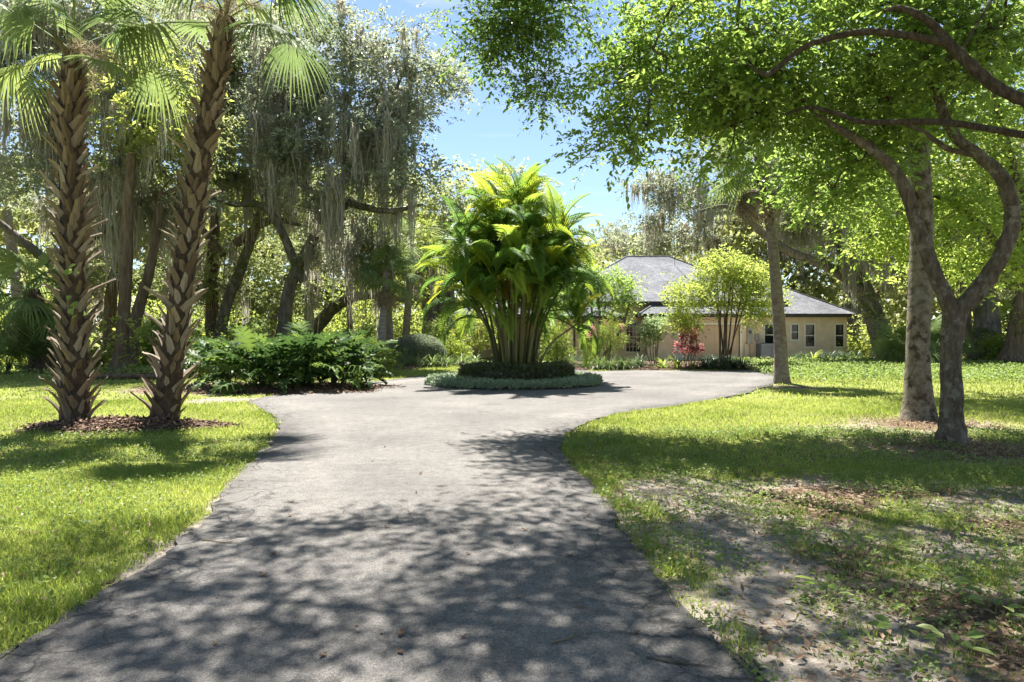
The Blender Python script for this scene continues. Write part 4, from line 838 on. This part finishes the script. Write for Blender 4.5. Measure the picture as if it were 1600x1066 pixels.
# far wood that closes the view, undergrowth below it
def wood(name, label, arcs, n, S, mat, seed, zfun):
    rng = np.random.default_rng(seed); b = B(); P = []
    for (x0, x1, y0, y1, w) in arcs:
        m = int(n * w); x = rng.uniform(x0, x1, m); y = rng.uniform(y0, y1, m); z = zfun(x, y, rng); P.append(np.stack([x, y, z], 1))
    P = np.concatenate(P); keep = fbm(P[:, 0] + P[:, 1] * .6, P[:, 2] * 1.6, 2.5, seed) > .40; P = P[keep]; m = len(P)
    leaves(b, P, rng.normal(0, 1, (m, 3)) - [0, 0, .3], S * rng.uniform(.5, 1.3, m), .6, np.clip(fbm(P[:, 0], P[:, 2], 2, seed + 1) + rng.normal(0, .2, m), 0, 1), 2, rng)
    return tag(b.build(name, mat), label, name.replace('_', ' '), kind='stuff')
wood('far_wood', 'distant sunlit wood closing the view behind the garden', [(-75, -6, 56, 68, .5), (-8, 28, 68, 78, .14), (18, 75, 54, 66, .36)], 125000, .75, M['wood'], 91, lambda x, y, r: r.uniform(0, 1, len(x)) ** .8 * (8 + 6 * fbm(x, y, 9, 92) + np.where(x < -9, 5, 0) + np.where(x > 20, 4, 0)))
wood('undergrowth', 'shady leafy undergrowth beneath the oaks', [(-40, -11, 30, 50, .5), (-12, -3, 38, 52, .15), (14.8, 45, 38.5, 52, .35), (-46, -5, 46, 56, .6)], 60000, .24, M['under'], 93, lambda x, y, r: r.uniform(0, 1, len(x)) ** 1.5 * (.5 + 3.2 * fbm(x, y, 3, 94) ** 1.5 + np.where((y > 46) & (x < 0), 5 * fbm(x, y, 4, 95), 0)))

# ------------------------------------------------------------------ planting
def philo_mesh(seed):
    rng = np.random.default_rng(seed); b = B(); t = np.linspace(0, 1, 5)
    b.tube(np.stack([t * 1.0, 0*t, .18 * np.sin(t * 2.2)], 1), np.linspace(.018, .010, 5), 4, rnd=.7, cap=False)
    o = np.array([1.0, 0, .18 * math.sin(2.2)]); nl = 7; L = 1.0
    def c(u): return o + np.array([u * L - .1, 0, .05 * math.sin(u * 3) - .34 * u ** 2.2])
    for s in (-1, 1):
        for i in range(nl):
            u0 = (i + .02) / nl; u1 = (i + .8) / nl; um = (i + .5) / nl
            ll = .40 * (math.sin((um * .86 + .14) * PI) ** .7) + .05; ang = 1.9 - 1.45 * um
            d = np.array([math.cos(ang), s * math.sin(ang), 0]); e = c(um) + d * ll; e[2] += .02 - ll * .28 * rng.uniform(.5, 1.5); m0 = c(u0) + d * ll * .62; m1 = c(u1) + d * ll * .62; m0[2] += .02; m1[2] += .045
            b.add([c(u0), c(u1 + .3 / nl), m1, e, m0], [[0, 1, 2, 4]], [[4, 2, 3]], rnd=rng.uniform(.3, .7))
    b.add([c(.97) + [0, -.07, 0], c(1.16), c(.97) + [0, .07, 0]], tris=[[0, 1, 2]]); return b.mesh('leaf', M['philo'])
PHILO = [philo_mesh(i) for i in range(3)]
def rosette(name, label, cat, loc, protos, n, seed, s=1.0, lo=5, hi=80, group=None, spread=.25, part='leaf', zmax=0.0):
    rng = np.random.default_rng(seed); t = thing(name, label, cat, loc, group)
    for i in range(n):
        a = i * 2.39996 + rng.uniform(-.3, .3); el = math.radians(rng.uniform(lo, hi)); sc = s * rng.uniform(.7, 1.15); r = spread * math.sqrt(rng.random())
        place(part, protos[i % len(protos)], t, Matrix.Translation((r * math.cos(a), r * math.sin(a), rng.uniform(0, zmax))) @ Matrix.Rotation(a, 4, 'Z') @ Matrix.Rotation(-el, 4, 'Y') @ Matrix.Rotation(rng.uniform(-.4, .4), 4, 'X') @ Matrix.Diagonal((sc, sc, sc, 1)))
    b = B(); b.tube([(loc[0], loc[1], -.05), (loc[0] + .1, loc[1], .25), (loc[0] + .05, loc[1], .2 + zmax * .5)], [.09, .08, .05], 7); b.build('stem', M['bark_dark'], t); return t
for i, (px, Y, n, s, lab) in enumerate([(352, 19.6, 46, .92, 'split-leaf philodendron nearest the leaning palm'), (405, 18.9, 56, 1.0, 'dense split-leaf philodendron, left of the middle of the thicket'),
        (462, 19.3, 58, 1.1, 'tallest split-leaf philodendron in the middle of the thicket'), (518, 19.8, 52, 1.0, 'split-leaf philodendron right of the middle of the thicket'), (534, 20.4, 44, .95, 'split-leaf philodendron at the drive end of the thicket')]):
    rosette('philodendron', lab, 'shrub', ((px - 800) / F * Y, Y, 0), PHILO, n, 200 + i, s * .78, 0, 68, 'philodendron thicket by the drive', .45, zmax=.45)
rosette('palmetto', 'small silvery palmetto at the drive edge before the philodendrons', 'palmetto', (*G(438, 609)[:2], 0), FAN[:2], 11, 210, .42, 20, 80, None, .05, 'frond')
rosette('yellow_plant', 'little yellow-green drooping plant beside the silvery palmetto', 'plant', (*G(460, 609)[:2], 0), PHILO, 8, 211, .34, 30, 75, None, .05)
for i, (px, Y, z, n, s, lab) in enumerate([(248, 33, 1.2, 12, 1.0, 'low fan palm in the shade between the shaggy palms'), (300, 36, .8, 12, 1.0, 'fan palm in the shade left of the philodendrons'), (372, 38, 1.0, 11, 1.0, 'dim fan palm above the philodendron thicket'),
        (1402, 31, .3, 16, 1.0, 'bright fan palm at the foot of the leaning oak'), (1462, 33, .6, 12, 1.0, 'fan palm between the patchy palm and the forked tree'), (1578, 34, 1.2, 13, 1.2, 'large fan palm beside the rugged dark oak'), (1430, 38, .8, 12, 1.2, 'far fan palm behind the patchy palm trunk'), (10, 26, .4, 12, 1.1, 'fan palm at the far left edge of the lawn'),
        (560, 41, .8, 11, 1.0, 'shaded fan palm left of the ringed palms'), (690, 40, .8, 11, .9, 'fan palm right of the clipped dome shrub')]):
    rosette('fan_palm', lab, 'palm', ((px - 800) / F * Y, Y, 0), FAN, n, 220 + i, s, 0, 80, 'young fan palms under the oaks', .15, 'frond', zmax=z)
palm('cabbage_palm', 'short thick dark palm with drooping fronds left of the upright shaggy palm', [W(68, 581, 27), W(66, 530, 27), W(60, 490, 27), W(48, 455, 27)], [.46, .4, .36, .3], M['bark_dark'], 62, 20, 1.25, -70, 60, 8)

def strap_mesh(seed, n, L, w, mat, arch=1.2):
    rng = np.random.default_rng(seed); b = B()
    for i in range(n):
        a = rng.uniform(0, 6.28); el = rng.uniform(.5, 1.45); l = L * rng.uniform(.65, 1.15); d = np.array([math.cos(a), math.sin(a)]); p = np.array([*(d * rng.uniform(0, .09)), 0.]); s = np.array([-d[1], d[0], 0]) * w * rng.uniform(.7, 1.2); V = []; e = el
        for j in range(5):
            ww = (.7, 1, .85, .6, .05)[j]; V += [p - s * ww, p + s * ww]; p = p + np.array([*(d * math.cos(e)), math.sin(e)]) * l / 4; e -= arch * rng.uniform(.25, .5)
        b.add(V, [[2*j, 2*j+1, 2*j+3, 2*j+2] for j in range(4)], rnd=rng.uniform(0, 1))
    return b.mesh('strap_plant', M[mat])
STRAP = [strap_mesh(i, 110, .78, .011, 'liriope') for i in range(2)]; STRAPD = [strap_mesh(5 + i, 120, .85, .013, 'liriope_dark') for i in range(2)]; STRAPW = [strap_mesh(8 + i, 34, .8, .028, 'bright', .9) for i in range(2)]
def straps(items, protos, group, name='strap_plant', cat='plant'):
    for i, (px, Y, s, lab) in enumerate(items):
        o = tag(link(name, protos[i % 2]), lab, cat, group); o.location = ((px - 800) / F * Y, Y, .01); o.scale = (s, s, s); o.rotation_euler = (0, 0, i * 1.7)
straps([(636, 31.4, 1.15, 'green grassy clump below the left end of the dome shrub'), (655, 31.0, 1.2, 'green grassy clump below the middle of the dome shrub'), (675, 31.2, 1.25, 'pale grassy clump below the right half of the dome shrub'), (697, 31.5, 1.2, 'grassy clump just right of the dome shrub'), (722, 32.2, 1.2, 'grassy clump before the pale block column'), (742, 32.6, 1.1, 'grassy clump half hidden behind the cane palm stems'),
        (918, 29.6, 1.15, 'pale grassy clump left of the pink-flowered shrub'), (936, 29.0, 1.2, 'pale grassy clump in front of the pink-flowered shrub'), (953, 28.9, 1.2, 'green grassy clump beneath the tall gridded window, nearest the drive'), (972, 29.2, 1.25, 'bushy pale clump beneath the gridded window'), (985, 29.8, 1.1, 'grassy clump at right of the gridded window')], STRAP, 'pale grassy clumps in the beds')
straps([(999, 30.0, 1.15, 'dark strappy clump under the variegated shrub'), (890, 30.2, 1.2, 'dark strappy clump behind the bright green shrub'), (1102, 29.4, 1.1, 'dark grassy tuft left end of the skirt under the crape myrtle'), (1116, 29.0, 1.15, 'dark grassy tuft second from left under the crape myrtle'), (1131, 28.8, 1.2, 'dark grassy tuft directly in front of the crape myrtle stems'), (1146, 29.0, 1.15, 'dark grassy tuft right of the crape myrtle stems'), (1160, 29.4, 1.15, 'dark grassy tuft right end of the skirt under the crape myrtle'), (1138, 30.6, 1.2, 'dark grassy tuft behind the crape myrtle stems'), (1112, 30.6, 1.2, 'dark grassy tuft behind left of the crape myrtle stems'),
        (1242, 35.8, 1.1, 'dark leafy clump under the small house window'), (1258, 36.0, 1.1, 'dark leafy clump under the middle house window'), (1284, 36.0, 1.15, 'dark leafy clump right of the yellow-green plant by the wall'), (1296, 35.8, 1.15, 'dark leafy clump midway along the right house wall'), (1309, 35.8, 1.15, 'dark leafy clump under the last house window'), (1322, 36.0, 1.15, 'dark leafy clump at the right corner of the house'), (1336, 36.2, 1.2, 'dark leafy clump beyond the house corner')], STRAPD, 'dark strappy clumps in the beds')
straps([(1036, 29.6, 1.0, 'yellow-green broad-leaved tuft left of the red plant'), (1058, 29.5, 1.05, 'yellow-green broad-leaved tuft in front of the red plant'), (1084, 29.8, .8, 'small yellow-green tuft right of the red plant'), (1270, 35.6, 1.15, 'bright yellow-green plant against the right house wall')], STRAPW, 'yellow-green broad-leaved tufts')

def shrub(name, label, c, blobs, ncl, spr, leaf, mat, seed, stems=5, sr=.016, k=6, L=.25, crs=.14, asp=.5, flowers=None, sbl=None, cat='shrub', smat='twig', group=None, up=.5, sbase=.12, jitter=.1):
    rng = np.random.default_rng(seed); t = thing(name, label, cat, c, group); c = np.asarray(c, float); BL = [(c + np.array(q[0]),) + tuple(q[1:]) for q in blobs]
    C, CC = in_blobs(rng, BL, ncl, .5); SPs = []
    for i in range(stems):
        a = i * 2.39996; SB = [BL[q] for q in sbl] if sbl else BL; j = SB[i % len(SB)]; tip = j[0] + rng.normal(0, .5, 3) * np.array(j[1]) * .6; base = c + [math.cos(a) * sbase, math.sin(a) * sbase, -.03]; mid = (base + tip) / 2 + rng.normal(0, jitter, 3) + [0, 0, .1]
        p, r = spline([base, mid, tip], [sr * 1.3, sr, sr * .6], 6); sb_ = B(); sb_.tube(p, r, 6, .05, seed + i); sb_.build('stem', M[smat], t, True); SPs.append(p[3:])
    SPs = np.concatenate(SPs); N, r, E = colonize(SPs, None, C, rng, .25, .003)
    bb = B(); prisms(bb, N[E[:, 0]], N[E[:, 1]], np.minimum(r[E[:, 0]], r[E[:, 1]] * 1.5), r[E[:, 1]], 3); tag(bb.build('twigs', M[smat], t), kind='stuff')
    lb = B(); O = np.repeat(C, spr, axis=0) + rng.normal(0, crs, (ncl * spr, 3)); D = nrm(O - np.repeat(CC, spr, axis=0)) + rng.normal(0, .5, O.shape); D[:, 2] += up
    sprays(lb, O, D, L * rng.uniform(.6, 1.2, len(O)), k, leaf, asp, 2, rng, np.repeat(np.clip(rng.normal(.5, .2, ncl), 0, 1), spr), .2); tag(lb.build('foliage', mat, t), kind='stuff')
    if flowers:
        for q, rr, n in flowers:
            fb = B(); P = c + np.array(q) + rng.normal(0, 1, (n, 3)) * rr; leaves(fb, P, rng.normal(0, 1, (n, 3)), .05, .9, rng.uniform(0, 1, n), 2, rng); fb.build('flower_cluster', M['pink'], t)
    return t
def at(px, Y): return ((px - 800) / F * Y, Y, 0)
shrub('green_shrub', 'bright yellow-green shrub right of the cane palm stems', at(869, 27.6), [((0, 0, 1.15), (.5, .5, .55)), ((.1, 0, .6), (.55, .5, .45)), ((-.15, 0, 1.6), (.3, .3, .35))], 90, 8, .085, M['bright'], 301)
shrub('flowering_shrub', 'shrub with pink blossom in front of the house entry', at(950, 30.2), [((0, 0, 1.1), (.6, .5, .55)), ((.35, 0, 1.5), (.35, .3, .45)), ((-.2, 0, 1.6), (.3, .3, .4)), ((.1, 0, 2.0), (.15, .15, .35))], 80, 8, .075, M['bright'], 302,
      flowers=[((-.72, -.2, 1.75), .10, 70), ((-.6, -.2, 1.5), .09, 60), ((-.85, -.1, 1.45), .07, 50), ((.6, 0, 1.85), .06, 30), ((-.05, -.1, 1.98), .05, 20)])
shrub('variegated_shrub', 'white-and-green leaved shrub on bare stems right of the gridded window', at(1021, 32.5), [((0, 0, 1.75), (.5, .4, .42)), ((-.25, 0, 1.25), (.4, .3, .3)), ((.35, 0, 2.05), (.35, .3, .25))], 55, 7, .12, M['pale'], 303, 7, L=.22, asp=.7)
shrub('red_plant', 'red-leaved plant in front of the pale quoin blocks', at(1075, 30.6), [((0, 0, 1.5), (.32, .3, .35)), ((-.3, 0, 1.0), (.28, .25, .25)), ((.35, 0, 1.0), (.25, .25, .3)), ((.05, 0, 1.85), (.18, .15, .2))], 26, 6, .26, M['redti'], 304, 5, k=4, L=.12, crs=.08, asp=.26, up=1.0)
shrub('crape_myrtle', 'vase-shaped crape myrtle with many slender stems before the garage', at(1131, 29.8), [((0, 0, 3.4), (1.3, 1.2, .9)), ((-1.4, 0, 3.2), (1.1, 1.0, .6)), ((1.5, 0, 3.1), (1.0, 1.0, .6)), ((-1.6, 0, 2.3), (.8, .7, .35)), ((1.3, 0, 2.35), (.7, .7, .3)), ((.2, 0, 4.5), (1.1, 1.0, .5)), ((-.6, 0, 4.2), (.8, .8, .5)), ((1.2, 0, 4.0), (.9, .8, .6)), ((-2.0, -.2, 2.0), (.5, .4, .2))],
      300, 9, .13, M['crape'], 305, 14, .03, 6, .36, .2, sbl=(0, 0, 5, 6, 0, 7), cat='tree', smat='bark_wood', up=.25, sbase=.16, jitter=.06)
shrub('small_tree', 'small dark-stemmed tree with a green crown beside the house entry', at(930, 33.5), [((.3, 0, 4.2), (1.1, .9, .55)), ((1.3, 0, 3.7), (.9, .8, .55)), ((-.6, 0, 3.8), (.9, .8, .6)), ((1.7, 0, 3.0), (.5, .5, .45)), ((.6, 0, 3.0), (.7, .6, .4)), ((-1.3, 0, 3.2), (.7, .6, .6))],
      170, 10, .12, M['canopy'], 306, 6, .065, 6, .35, .2, cat='tree', smat='bark_oak', up=.2, sbase=.1, jitter=.15)
for i, (px, Y, h, r, m, lab) in enumerate([(752, 36.5, 2.6, .8, 'under', 'tall green shrub behind the cane palm stems at the far wing'), (706, 37.5, 2.2, .7, 'under', 'tall leafy shrub at the far left end of the house'), (705, 33.5, 1.1, .7, 'bright', 'bright green shrub between the dome shrub and the pale column'), (590, 36, 1.0, .9, 'under', 'leafy shrub behind the ringed palm trunks'), (612, 38, 1.3, 1.0, 'under', 'leafy shrub in shade left of the dome shrub'), (1412, 34, 1.6, 1.0, 'bright', 'bright bush left of the patchy palm trunk'), (1440, 35.5, 1.3, 1.1, 'under', 'dark bush behind the patchy palm trunk'), (1570, 32.5, 1.2, .9, 'bright', 'sunlit bush right of the rugged oak'), (1354, 37, 1.0, .9, 'under', 'bush between the house corner and the leaning oak'),
        (20, 30, 1.0, 1.2, 'bright', 'sunlit bush at the far left edge'), (230, 31, 1.0, .9, 'bright', 'low bush behind the gap between the shaggy palms'), (150, 29, .7, .8, 'under', 'low bush right of the upright shaggy palm'), (330, 24, .8, .7, 'under', 'loose green shrub left of the philodendron thicket'), (582, 24.5, .9, .7, 'bright', 'green shrub at the right end of the philodendron thicket')]):
    shrub('garden_shrub', lab, at(px, Y), [((0, 0, h * .55), (r, r, h * .5)), ((.3, 0, h * .9), (r * .5, r * .5, h * .3)), ((-.4, 0, h * .8), (r * .5, r * .5, h * .3))], 60, 8, .12, M[m], 320 + i, 5, L=.3, crs=.18, group='shrubs at the wood edge')
# clipped dome
ds = thing('dome_shrub', 'clipped dome-shaped grey-green shrub behind grassy clumps', 'shrub', at(653, 32.4)); rng = np.random.default_rng(7); n = 16000; d = nrm(rng.normal(size=(n, 3))); d[:, 2] = np.abs(d[:, 2]) * 1.0 - .25 * rng.random(n)
d = nrm(d); rr = rng.uniform(.9, 1.02, n)[:, None] * (1 + .06 * (fbm(d[:, 0] * 3 + 5, d[:, 2] * 3 + d[:, 1] * 2, .8, 3)[:, None] - .5)); P = org(ds) + [0, 0, .55] + d * rr * [1.32, 1.1, .92]; P[:, 2] = np.maximum(P[:, 2], .12)
b = B(); leaves(b, P, d + rng.normal(0, .5, d.shape), .075 * rng.uniform(.7, 1.2, n), .5, np.clip(rng.normal(.45, .25, n), 0, 1), 2, rng); tag(b.build('foliage', M['dome'], ds), kind='stuff')
b = B(); a = np.linspace(0, 2*PI, 20, endpoint=False); rings = [(.8, -.05), (1.18, .2), (1.25, .5), (1.05, 1.0), (.6, 1.27), (.02, 1.36)]
V = np.concatenate([np.stack([org(ds)[0] + r * np.cos(a), org(ds)[1] + r * .85 * np.sin(a), 0*a + z], 1) for r, z in rings]); k = np.arange(20); k2 = (k + 1) % 20
b.add(V, np.concatenate([np.stack([i*20 + k, i*20 + k2, (i+1)*20 + k2, (i+1)*20 + k], 1) for i in range(5)])); b.build('inner_branches', M['dome'], ds, True)

# mulch beds
def mulch(name, label, poly_c, rx, ry, h, n, seed, S=.07, rect=None):
    rng = np.random.default_rng(seed); b = B(); k = 40; a = np.linspace(0, 2*PI, k, endpoint=False); V = []
    if rect is None:
        wob = 1 + .13 * np.sin(3*a + seed) + .08 * np.sin(7*a)
        for q, z in ((1, -.03), (.8, h * .45), (.5, h * .8), (.2, h)): V.append(np.stack([poly_c[0] + rx*q*wob*np.cos(a), poly_c[1] + ry*q*wob*np.sin(a), 0*a + z], 1))
        V.append(np.array([[poly_c[0], poly_c[1], h]])); i_ = np.arange(k); j_ = (i_ + 1) % k
        b.add(np.concatenate(V), np.concatenate([np.stack([m*k + i_, m*k + j_, (m+1)*k + j_, (m+1)*k + i_], 1) for m in range(3)]), np.stack([3*k + i_, 3*k + j_, np.full(k, 4*k)], 1), rnd=.25)
        q = np.sqrt(rng.random(n)) * 1.06; aa = rng.uniform(0, 6.28, n); w2 = 1 + .13 * np.sin(3*aa + seed) + .08 * np.sin(7*aa); P = np.stack([poly_c[0] + rx*q*w2*np.cos(aa), poly_c[1] + ry*q*w2*np.sin(aa), np.interp(q, [0, .2, .5, .8, 1, 1.1], [h, h, h*.8, h*.45, 0, 0]) + .012], 1)
    else:
        x0, x1, y0, y1 = rect; xs = np.linspace(x0, x1, 24); e0 = y0 + .25 * np.sin(xs * 1.7); V = np.concatenate([np.stack([xs, e0 - .1, 0*xs - .02], 1), np.stack([xs, e0 + .15, 0*xs + .05], 1), np.stack([xs, 0*xs + y1, 0*xs + .07], 1)])
        b.add(V, [[m*24 + i, m*24 + i + 1, (m+1)*24 + i + 1, (m+1)*24 + i] for m in range(2) for i in range(23)], rnd=.25)
        x = rng.uniform(x0, x1, n); P = np.stack([x, y0 + .25 * np.sin(x * 1.7) + rng.random(n) ** 1.6 * (y1 - y0) - .08, 0*x + .06], 1)
    D = rng.normal(0, 1, (n, 3)); D[:, 2] *= .3; leaves(b, P, D, S * rng.uniform(.5, 1.4, n), .42, rng.uniform(0, 1, n), 2, rng, 1.5)
    return tag(b.build(name, M['mulch']), label, 'mulch', kind='stuff')
mulch('mulch_bed', 'reddish brown bark mulch around the two shaggy palms', G(188, 668)[:2], 1.62, .72, .13, 4200, 1, .085)
mulch('mulch_bed', 'bark mulch strip before the house planting', None, 0, 0, 0, 9000, 2, .10, (2.3, 10.9, 29.0, 37.5))
mulch('mulch_bed', 'bark mulch round the ringed palm trunks', G(606, 575)[:2], 1.5, 1.6, .08, 1500, 3, .11)
mulch('mulch_bed', 'bark mulch behind the lawn between the shaggy palms', np.array([-13.2, 24]), 1.6, 1.2, .1, 1800, 4, .1)
mulch('mulch_bed', 'bark mulch beneath the philodendron thicket', np.array([-6.6, 19.2]), 3.4, 1.7, .06, 5000, 5, .09)
lg = B(); p, r = spline([(-14.3, 23.0, .08), (-13.2, 22.9, .11), (-12.0, 22.95, .1), (-11.2, 22.8, .08)], [.07, .09, .085, .05], 5); lg.tube(p, r, 8, .1, 3); tag(lg.build('log', M['bark_wood'], smooth=True), 'fallen log on the ground between the shaggy palms', 'log')

# ------------------------------------------------------------------ grass, ground cover, weeds, litter
def scatter(rng, n, y0, y1, pad=1.5):
    y = np.sqrt(rng.uniform(y0 ** 2, y1 ** 2, n)); x = rng.uniform(-1, 1, n) * (.80 * y + pad); return x, y
def grass():
    rng = np.random.default_rng(77); b = B()
    for (n, y0, y1, w, h) in ((330000, 2.6, 8, .0046, .062), (190000, 8, 16, .009, .06), (85000, 16, 34, .022, .075)):
        x, y = scatter(rng, n, y0, y1); g, lt, sd = masks(x, y); hn = fbm(x, y, .8, 71); keep = (rng.random(n) < g * .98 * (1 - .6 * lt)) & (sd > -.04 - .1 * rng.random(n) ** 3)
        keep &= ~((np.hypot(x - ISL[0], y - ISL[1]) < 2.8) | ((x > 2.2) & (x < 19) & (y > 28.6)) | ((np.hypot((x + 6.6) / 3.4, (y - 19.2) / 1.7) < 1)))
        x, y, sd, hn, g = x[keep], y[keep], sd[keep], hn[keep], g[keep]; m = len(x); z = zground(x, y, sd); a = rng.uniform(0, 6.28, m); hh = h * rng.uniform(.4, 1.25, m) * (.55 + .9 * hn) * (.55 + .45 * g); ln = rng.uniform(.1, .9, m) * hh; la = rng.uniform(0, 6.28, m)
        p = np.stack([x, y, z - .006], 1); s = np.stack([np.cos(a) * w, np.sin(a) * w, 0*a], 1) * rng.uniform(.6, 1.3, m)[:, None]; tip = p + np.stack([np.cos(la) * ln, np.sin(la) * ln, hh], 1)
        r = np.clip(.48 + (fbm(x, y, 1.3, 81) - .5) * 1.2 + rng.normal(0, .17, m), 0, 1); o = np.arange(m)[:, None] * 3
        b.add(np.stack([p - s, p + s, tip], 1), tris=o + [0, 1, 2], rnd=np.repeat(r, 3))
    tag(b.build('lawn_grass', M['grass']), 'short sunlit green grass of the lawns', 'grass', kind='stuff')
grass()
def cover(name, label, cat, n, fn, S, mat, seed, h, up=.5, asp=.6):
    rng = np.random.default_rng(seed); x, y, k = fn(rng, n); m = len(x); b = B(); _, _, sd = masks(x, y)
    P = np.stack([x, y, zground(x, y, sd) + .01 + h * k * rng.random(m) ** .8], 1); D = rng.normal(0, .8, (m, 3)); D[:, 2] = D[:, 2] * .4 + .25
    leaves(b, P, D, S * rng.uniform(.5, 1.25, m), asp, np.clip(fbm(x, y, .7, seed) * .7 + rng.normal(.12, .2, m), 0, 1), 2, rng, up); return tag(b.build(name, mat), label, cat, kind='stuff')
def f_cover(rng, n):
    y = rng.uniform(20.5, 38, n); x = rng.uniform(8.4, 34, n); e = fbm(x, y, 3, 5); k = sstep(.0, .9, (y - 21.2 - (e - .5) * 3) ) * (1 - sstep(33.5, 35.5, y) * (x < 19.5)) * (x > 8.9 + (y - 21) * .12); kk = (rng.random(n) < k) & (x < .82 * y + 1)
    return x[kk], y[kk], (.4 + .9 * fbm(x, y, .9, 6))[kk]
cover('ground_cover', 'knee-high leafy ground cover on the right behind the slim palm', 'ground cover', 62000, f_cover, .115, M['cover'], 401, .34)
def f_weed(rng, n):
    x, y = scatter(rng, n, 2.7, 11); g, lt, sd = masks(x, y); d = fbm(x, y, .45, 17) * .6 + fbm(x, y, 1.5, 18) * .4; k = (sd > .02) & (d > .46) & ((x > 0) | (rng.random(n) < .5)) & (rng.random(n) < .9); return x[k], y[k], np.ones(k.sum()) * (.6 + d[k])
cover('weeds', 'small leafy weeds in the thin lawn', 'weeds', 120000, f_weed, .034, M['cover'], 402, .05, 1.0, .7)
def f_lit(rng, n):
    x, y = scatter(rng, n, 2.7, 13); g, lt, sd = masks(x, y); k = (sd > .03) & (rng.random(n) < np.maximum(lt, .05 + .34 * (x > .5) * (y < 9) * fbm(x, y, .7, 61))); return x[k], y[k], np.ones(k.sum())
cover('leaf_litter', 'dry brown leaf litter on the ground right of the drive', 'leaf litter', 80000, f_lit, .055, M['litter'], 403, .03, 2.0, .45)
def f_left(rng, n):
    y = rng.uniform(18, 40, n); x = rng.uniform(-36, -6, n); d = fbm(x, y, 2.4, 19); k = (d > .5) & (x > -.85 * y - 2) & (y > 21 + 3 * d) & (rng.random(n) < sstep(20, 27, y)); return x[k], y[k], (.4 + d)[k]
cover('woodland_cover', 'low green plants carpeting the shade under the left oaks', 'ground cover', 45000, f_left, .13, M['cover'], 404, .28)
def f_edge(rng, n):
    x, y = scatter(rng, n, 2.7, 14); sd = masks(x, y)[2]; k = (sd < -.02) & (rng.random(n) < .02 + .5 * np.exp(sd / .12)); return x[k], y[k], np.ones(k.sum()) * .3
cover('drive_litter', 'crumbs of dry leaf scattered on the asphalt', 'leaf litter', 14000, f_edge, .026, M['litter'], 405, .02, 2.0, .5)

def curl_leaf(seed, mat):
    rng = np.random.default_rng(seed); b = B(); V = []
    for i, w in enumerate((.004, .018, .024, .018, .002)):
        u = i / 4; z = .004 + .016 * abs(u - .5) * 2; V += [(u * .085, -w, z + .012), (u * .085, 0, z), (u * .085, w, z + .010)]
    b.add(V, [[3*i + j, 3*i + j + 1, 3*i + j + 4, 3*i + j + 3] for i in range(4) for j in range(2)], rnd=rng.random()); return b.mesh('fallen_leaf', M[mat])
CL = [curl_leaf(0, 'orange'), curl_leaf(1, 'litter'), curl_leaf(2, 'litter')]
rng = np.random.default_rng(12)
special = {(625, 998): 'orange-brown dead leaf lying alone on the asphalt near the camera', (405, 900): 'brown dead leaf on the asphalt left of the drive centre', (165, 918): 'orange dead leaf on the asphalt by the left lawn edge', (655, 742): 'dead leaf on the drive at the edge of the big shadow'}
spots = list(special) + [(598, 993), (560, 978), (620, 1020), (805, 936), (745, 885), (735, 868), (825, 830), (705, 833), (432, 866), (450, 807), (600, 825), (460, 785), (640, 800), (650, 770), (520, 715), (580, 722), (885, 870), (720, 1000), (340, 1010), (500, 1030), (900, 950), (1000, 990), (860, 760), (700, 690), (600, 700)]
for i, q in enumerate(spots):
    g = G(*q); o = tag(link('fallen_leaf', CL[0] if i < 4 else CL[i % 3]), special.get(q, 'small dry leaf scattered on the asphalt drive'), 'leaf', 'fallen leaves on the drive'); o.location = (g[0], g[1], .005); o.rotation_euler = (0, 0, rng.uniform(0, 6.28)); s = rng.uniform(.3, .6) if i >= 4 else .75; o.scale = (s, s, s)
def twig(label, px, py, L, a, seed, mat='twig'):
    rng = np.random.default_rng(seed); g = G(px, py); p = [g + [0, 0, .012]]; 
    for i in range(4): p.append(p[-1] + np.array([math.cos(a), math.sin(a), 0]) * L / 4 + [*rng.normal(0, .012, 2), 0])
    b = B(); pp, r = spline(p, [.0055, .005, .0045, .004, .002], 3); b.tube(pp, r, 5, .1, seed); e = pp[8]; b.tube([e, e + [math.cos(a + .8) * L * .25, math.sin(a + .8) * L * .25, .01]], [.003, .0015], 4); tag(b.build('twig', M[mat]), label, 'twig')
twig('curved dry twig on the asphalt near the left lawn', 315, 846, .32, -.3, 1, 'fibre'); twig('pale stick on the bare sand right of the drive', 1165, 832, .3, 2.2, 2, 'fibre'); twig('bent twig on the asphalt at the bottom right', 1010, 1030, .3, -.2, 3); twig('straw-coloured twig on the asphalt near the bottom edge', 862, 1008, .18, .5, 4, 'fibre')
def seedling(label, px, py, seed, n=7, s=.1):
    rng = np.random.default_rng(seed); g = G(px, py); t = thing('seedling', label, 'plant', g, 'broad-leaved seedlings'); 
    for i in range(n):
        a = i * 2.4 + rng.uniform(-.3, .3); q = g + [math.cos(a) * .06, math.sin(a) * .06, rng.uniform(.03, .12)]; b = B(); leaves(b, q[None], np.array([[math.cos(a), math.sin(a), .15]]), s * rng.uniform(.7, 1.2), .5, np.array([rng.random()]), 4, rng, 2.0); b.build('leaf', M['cover'], t)
    b = B(); b.tube([g, g + [.01, 0, .1]], [.004, .002], 4); b.build('stem', M['cover'], t)
for i, (px, py, lab) in enumerate([(1490, 1030, 'broad-leaved seedling at the bottom right corner of the ground'), (1410, 1000, 'broad-leaved seedling left of the corner seedling'), (1470, 925, 'leafy seedling among the brown litter'), (1555, 965, 'seedling near the right edge among dry leaves'), (1290, 935, 'small seedling at the edge of the litter patch'), (1385, 870, 'seedling in the middle of the thin lawn')]): seedling(lab, px, py, 500 + i)
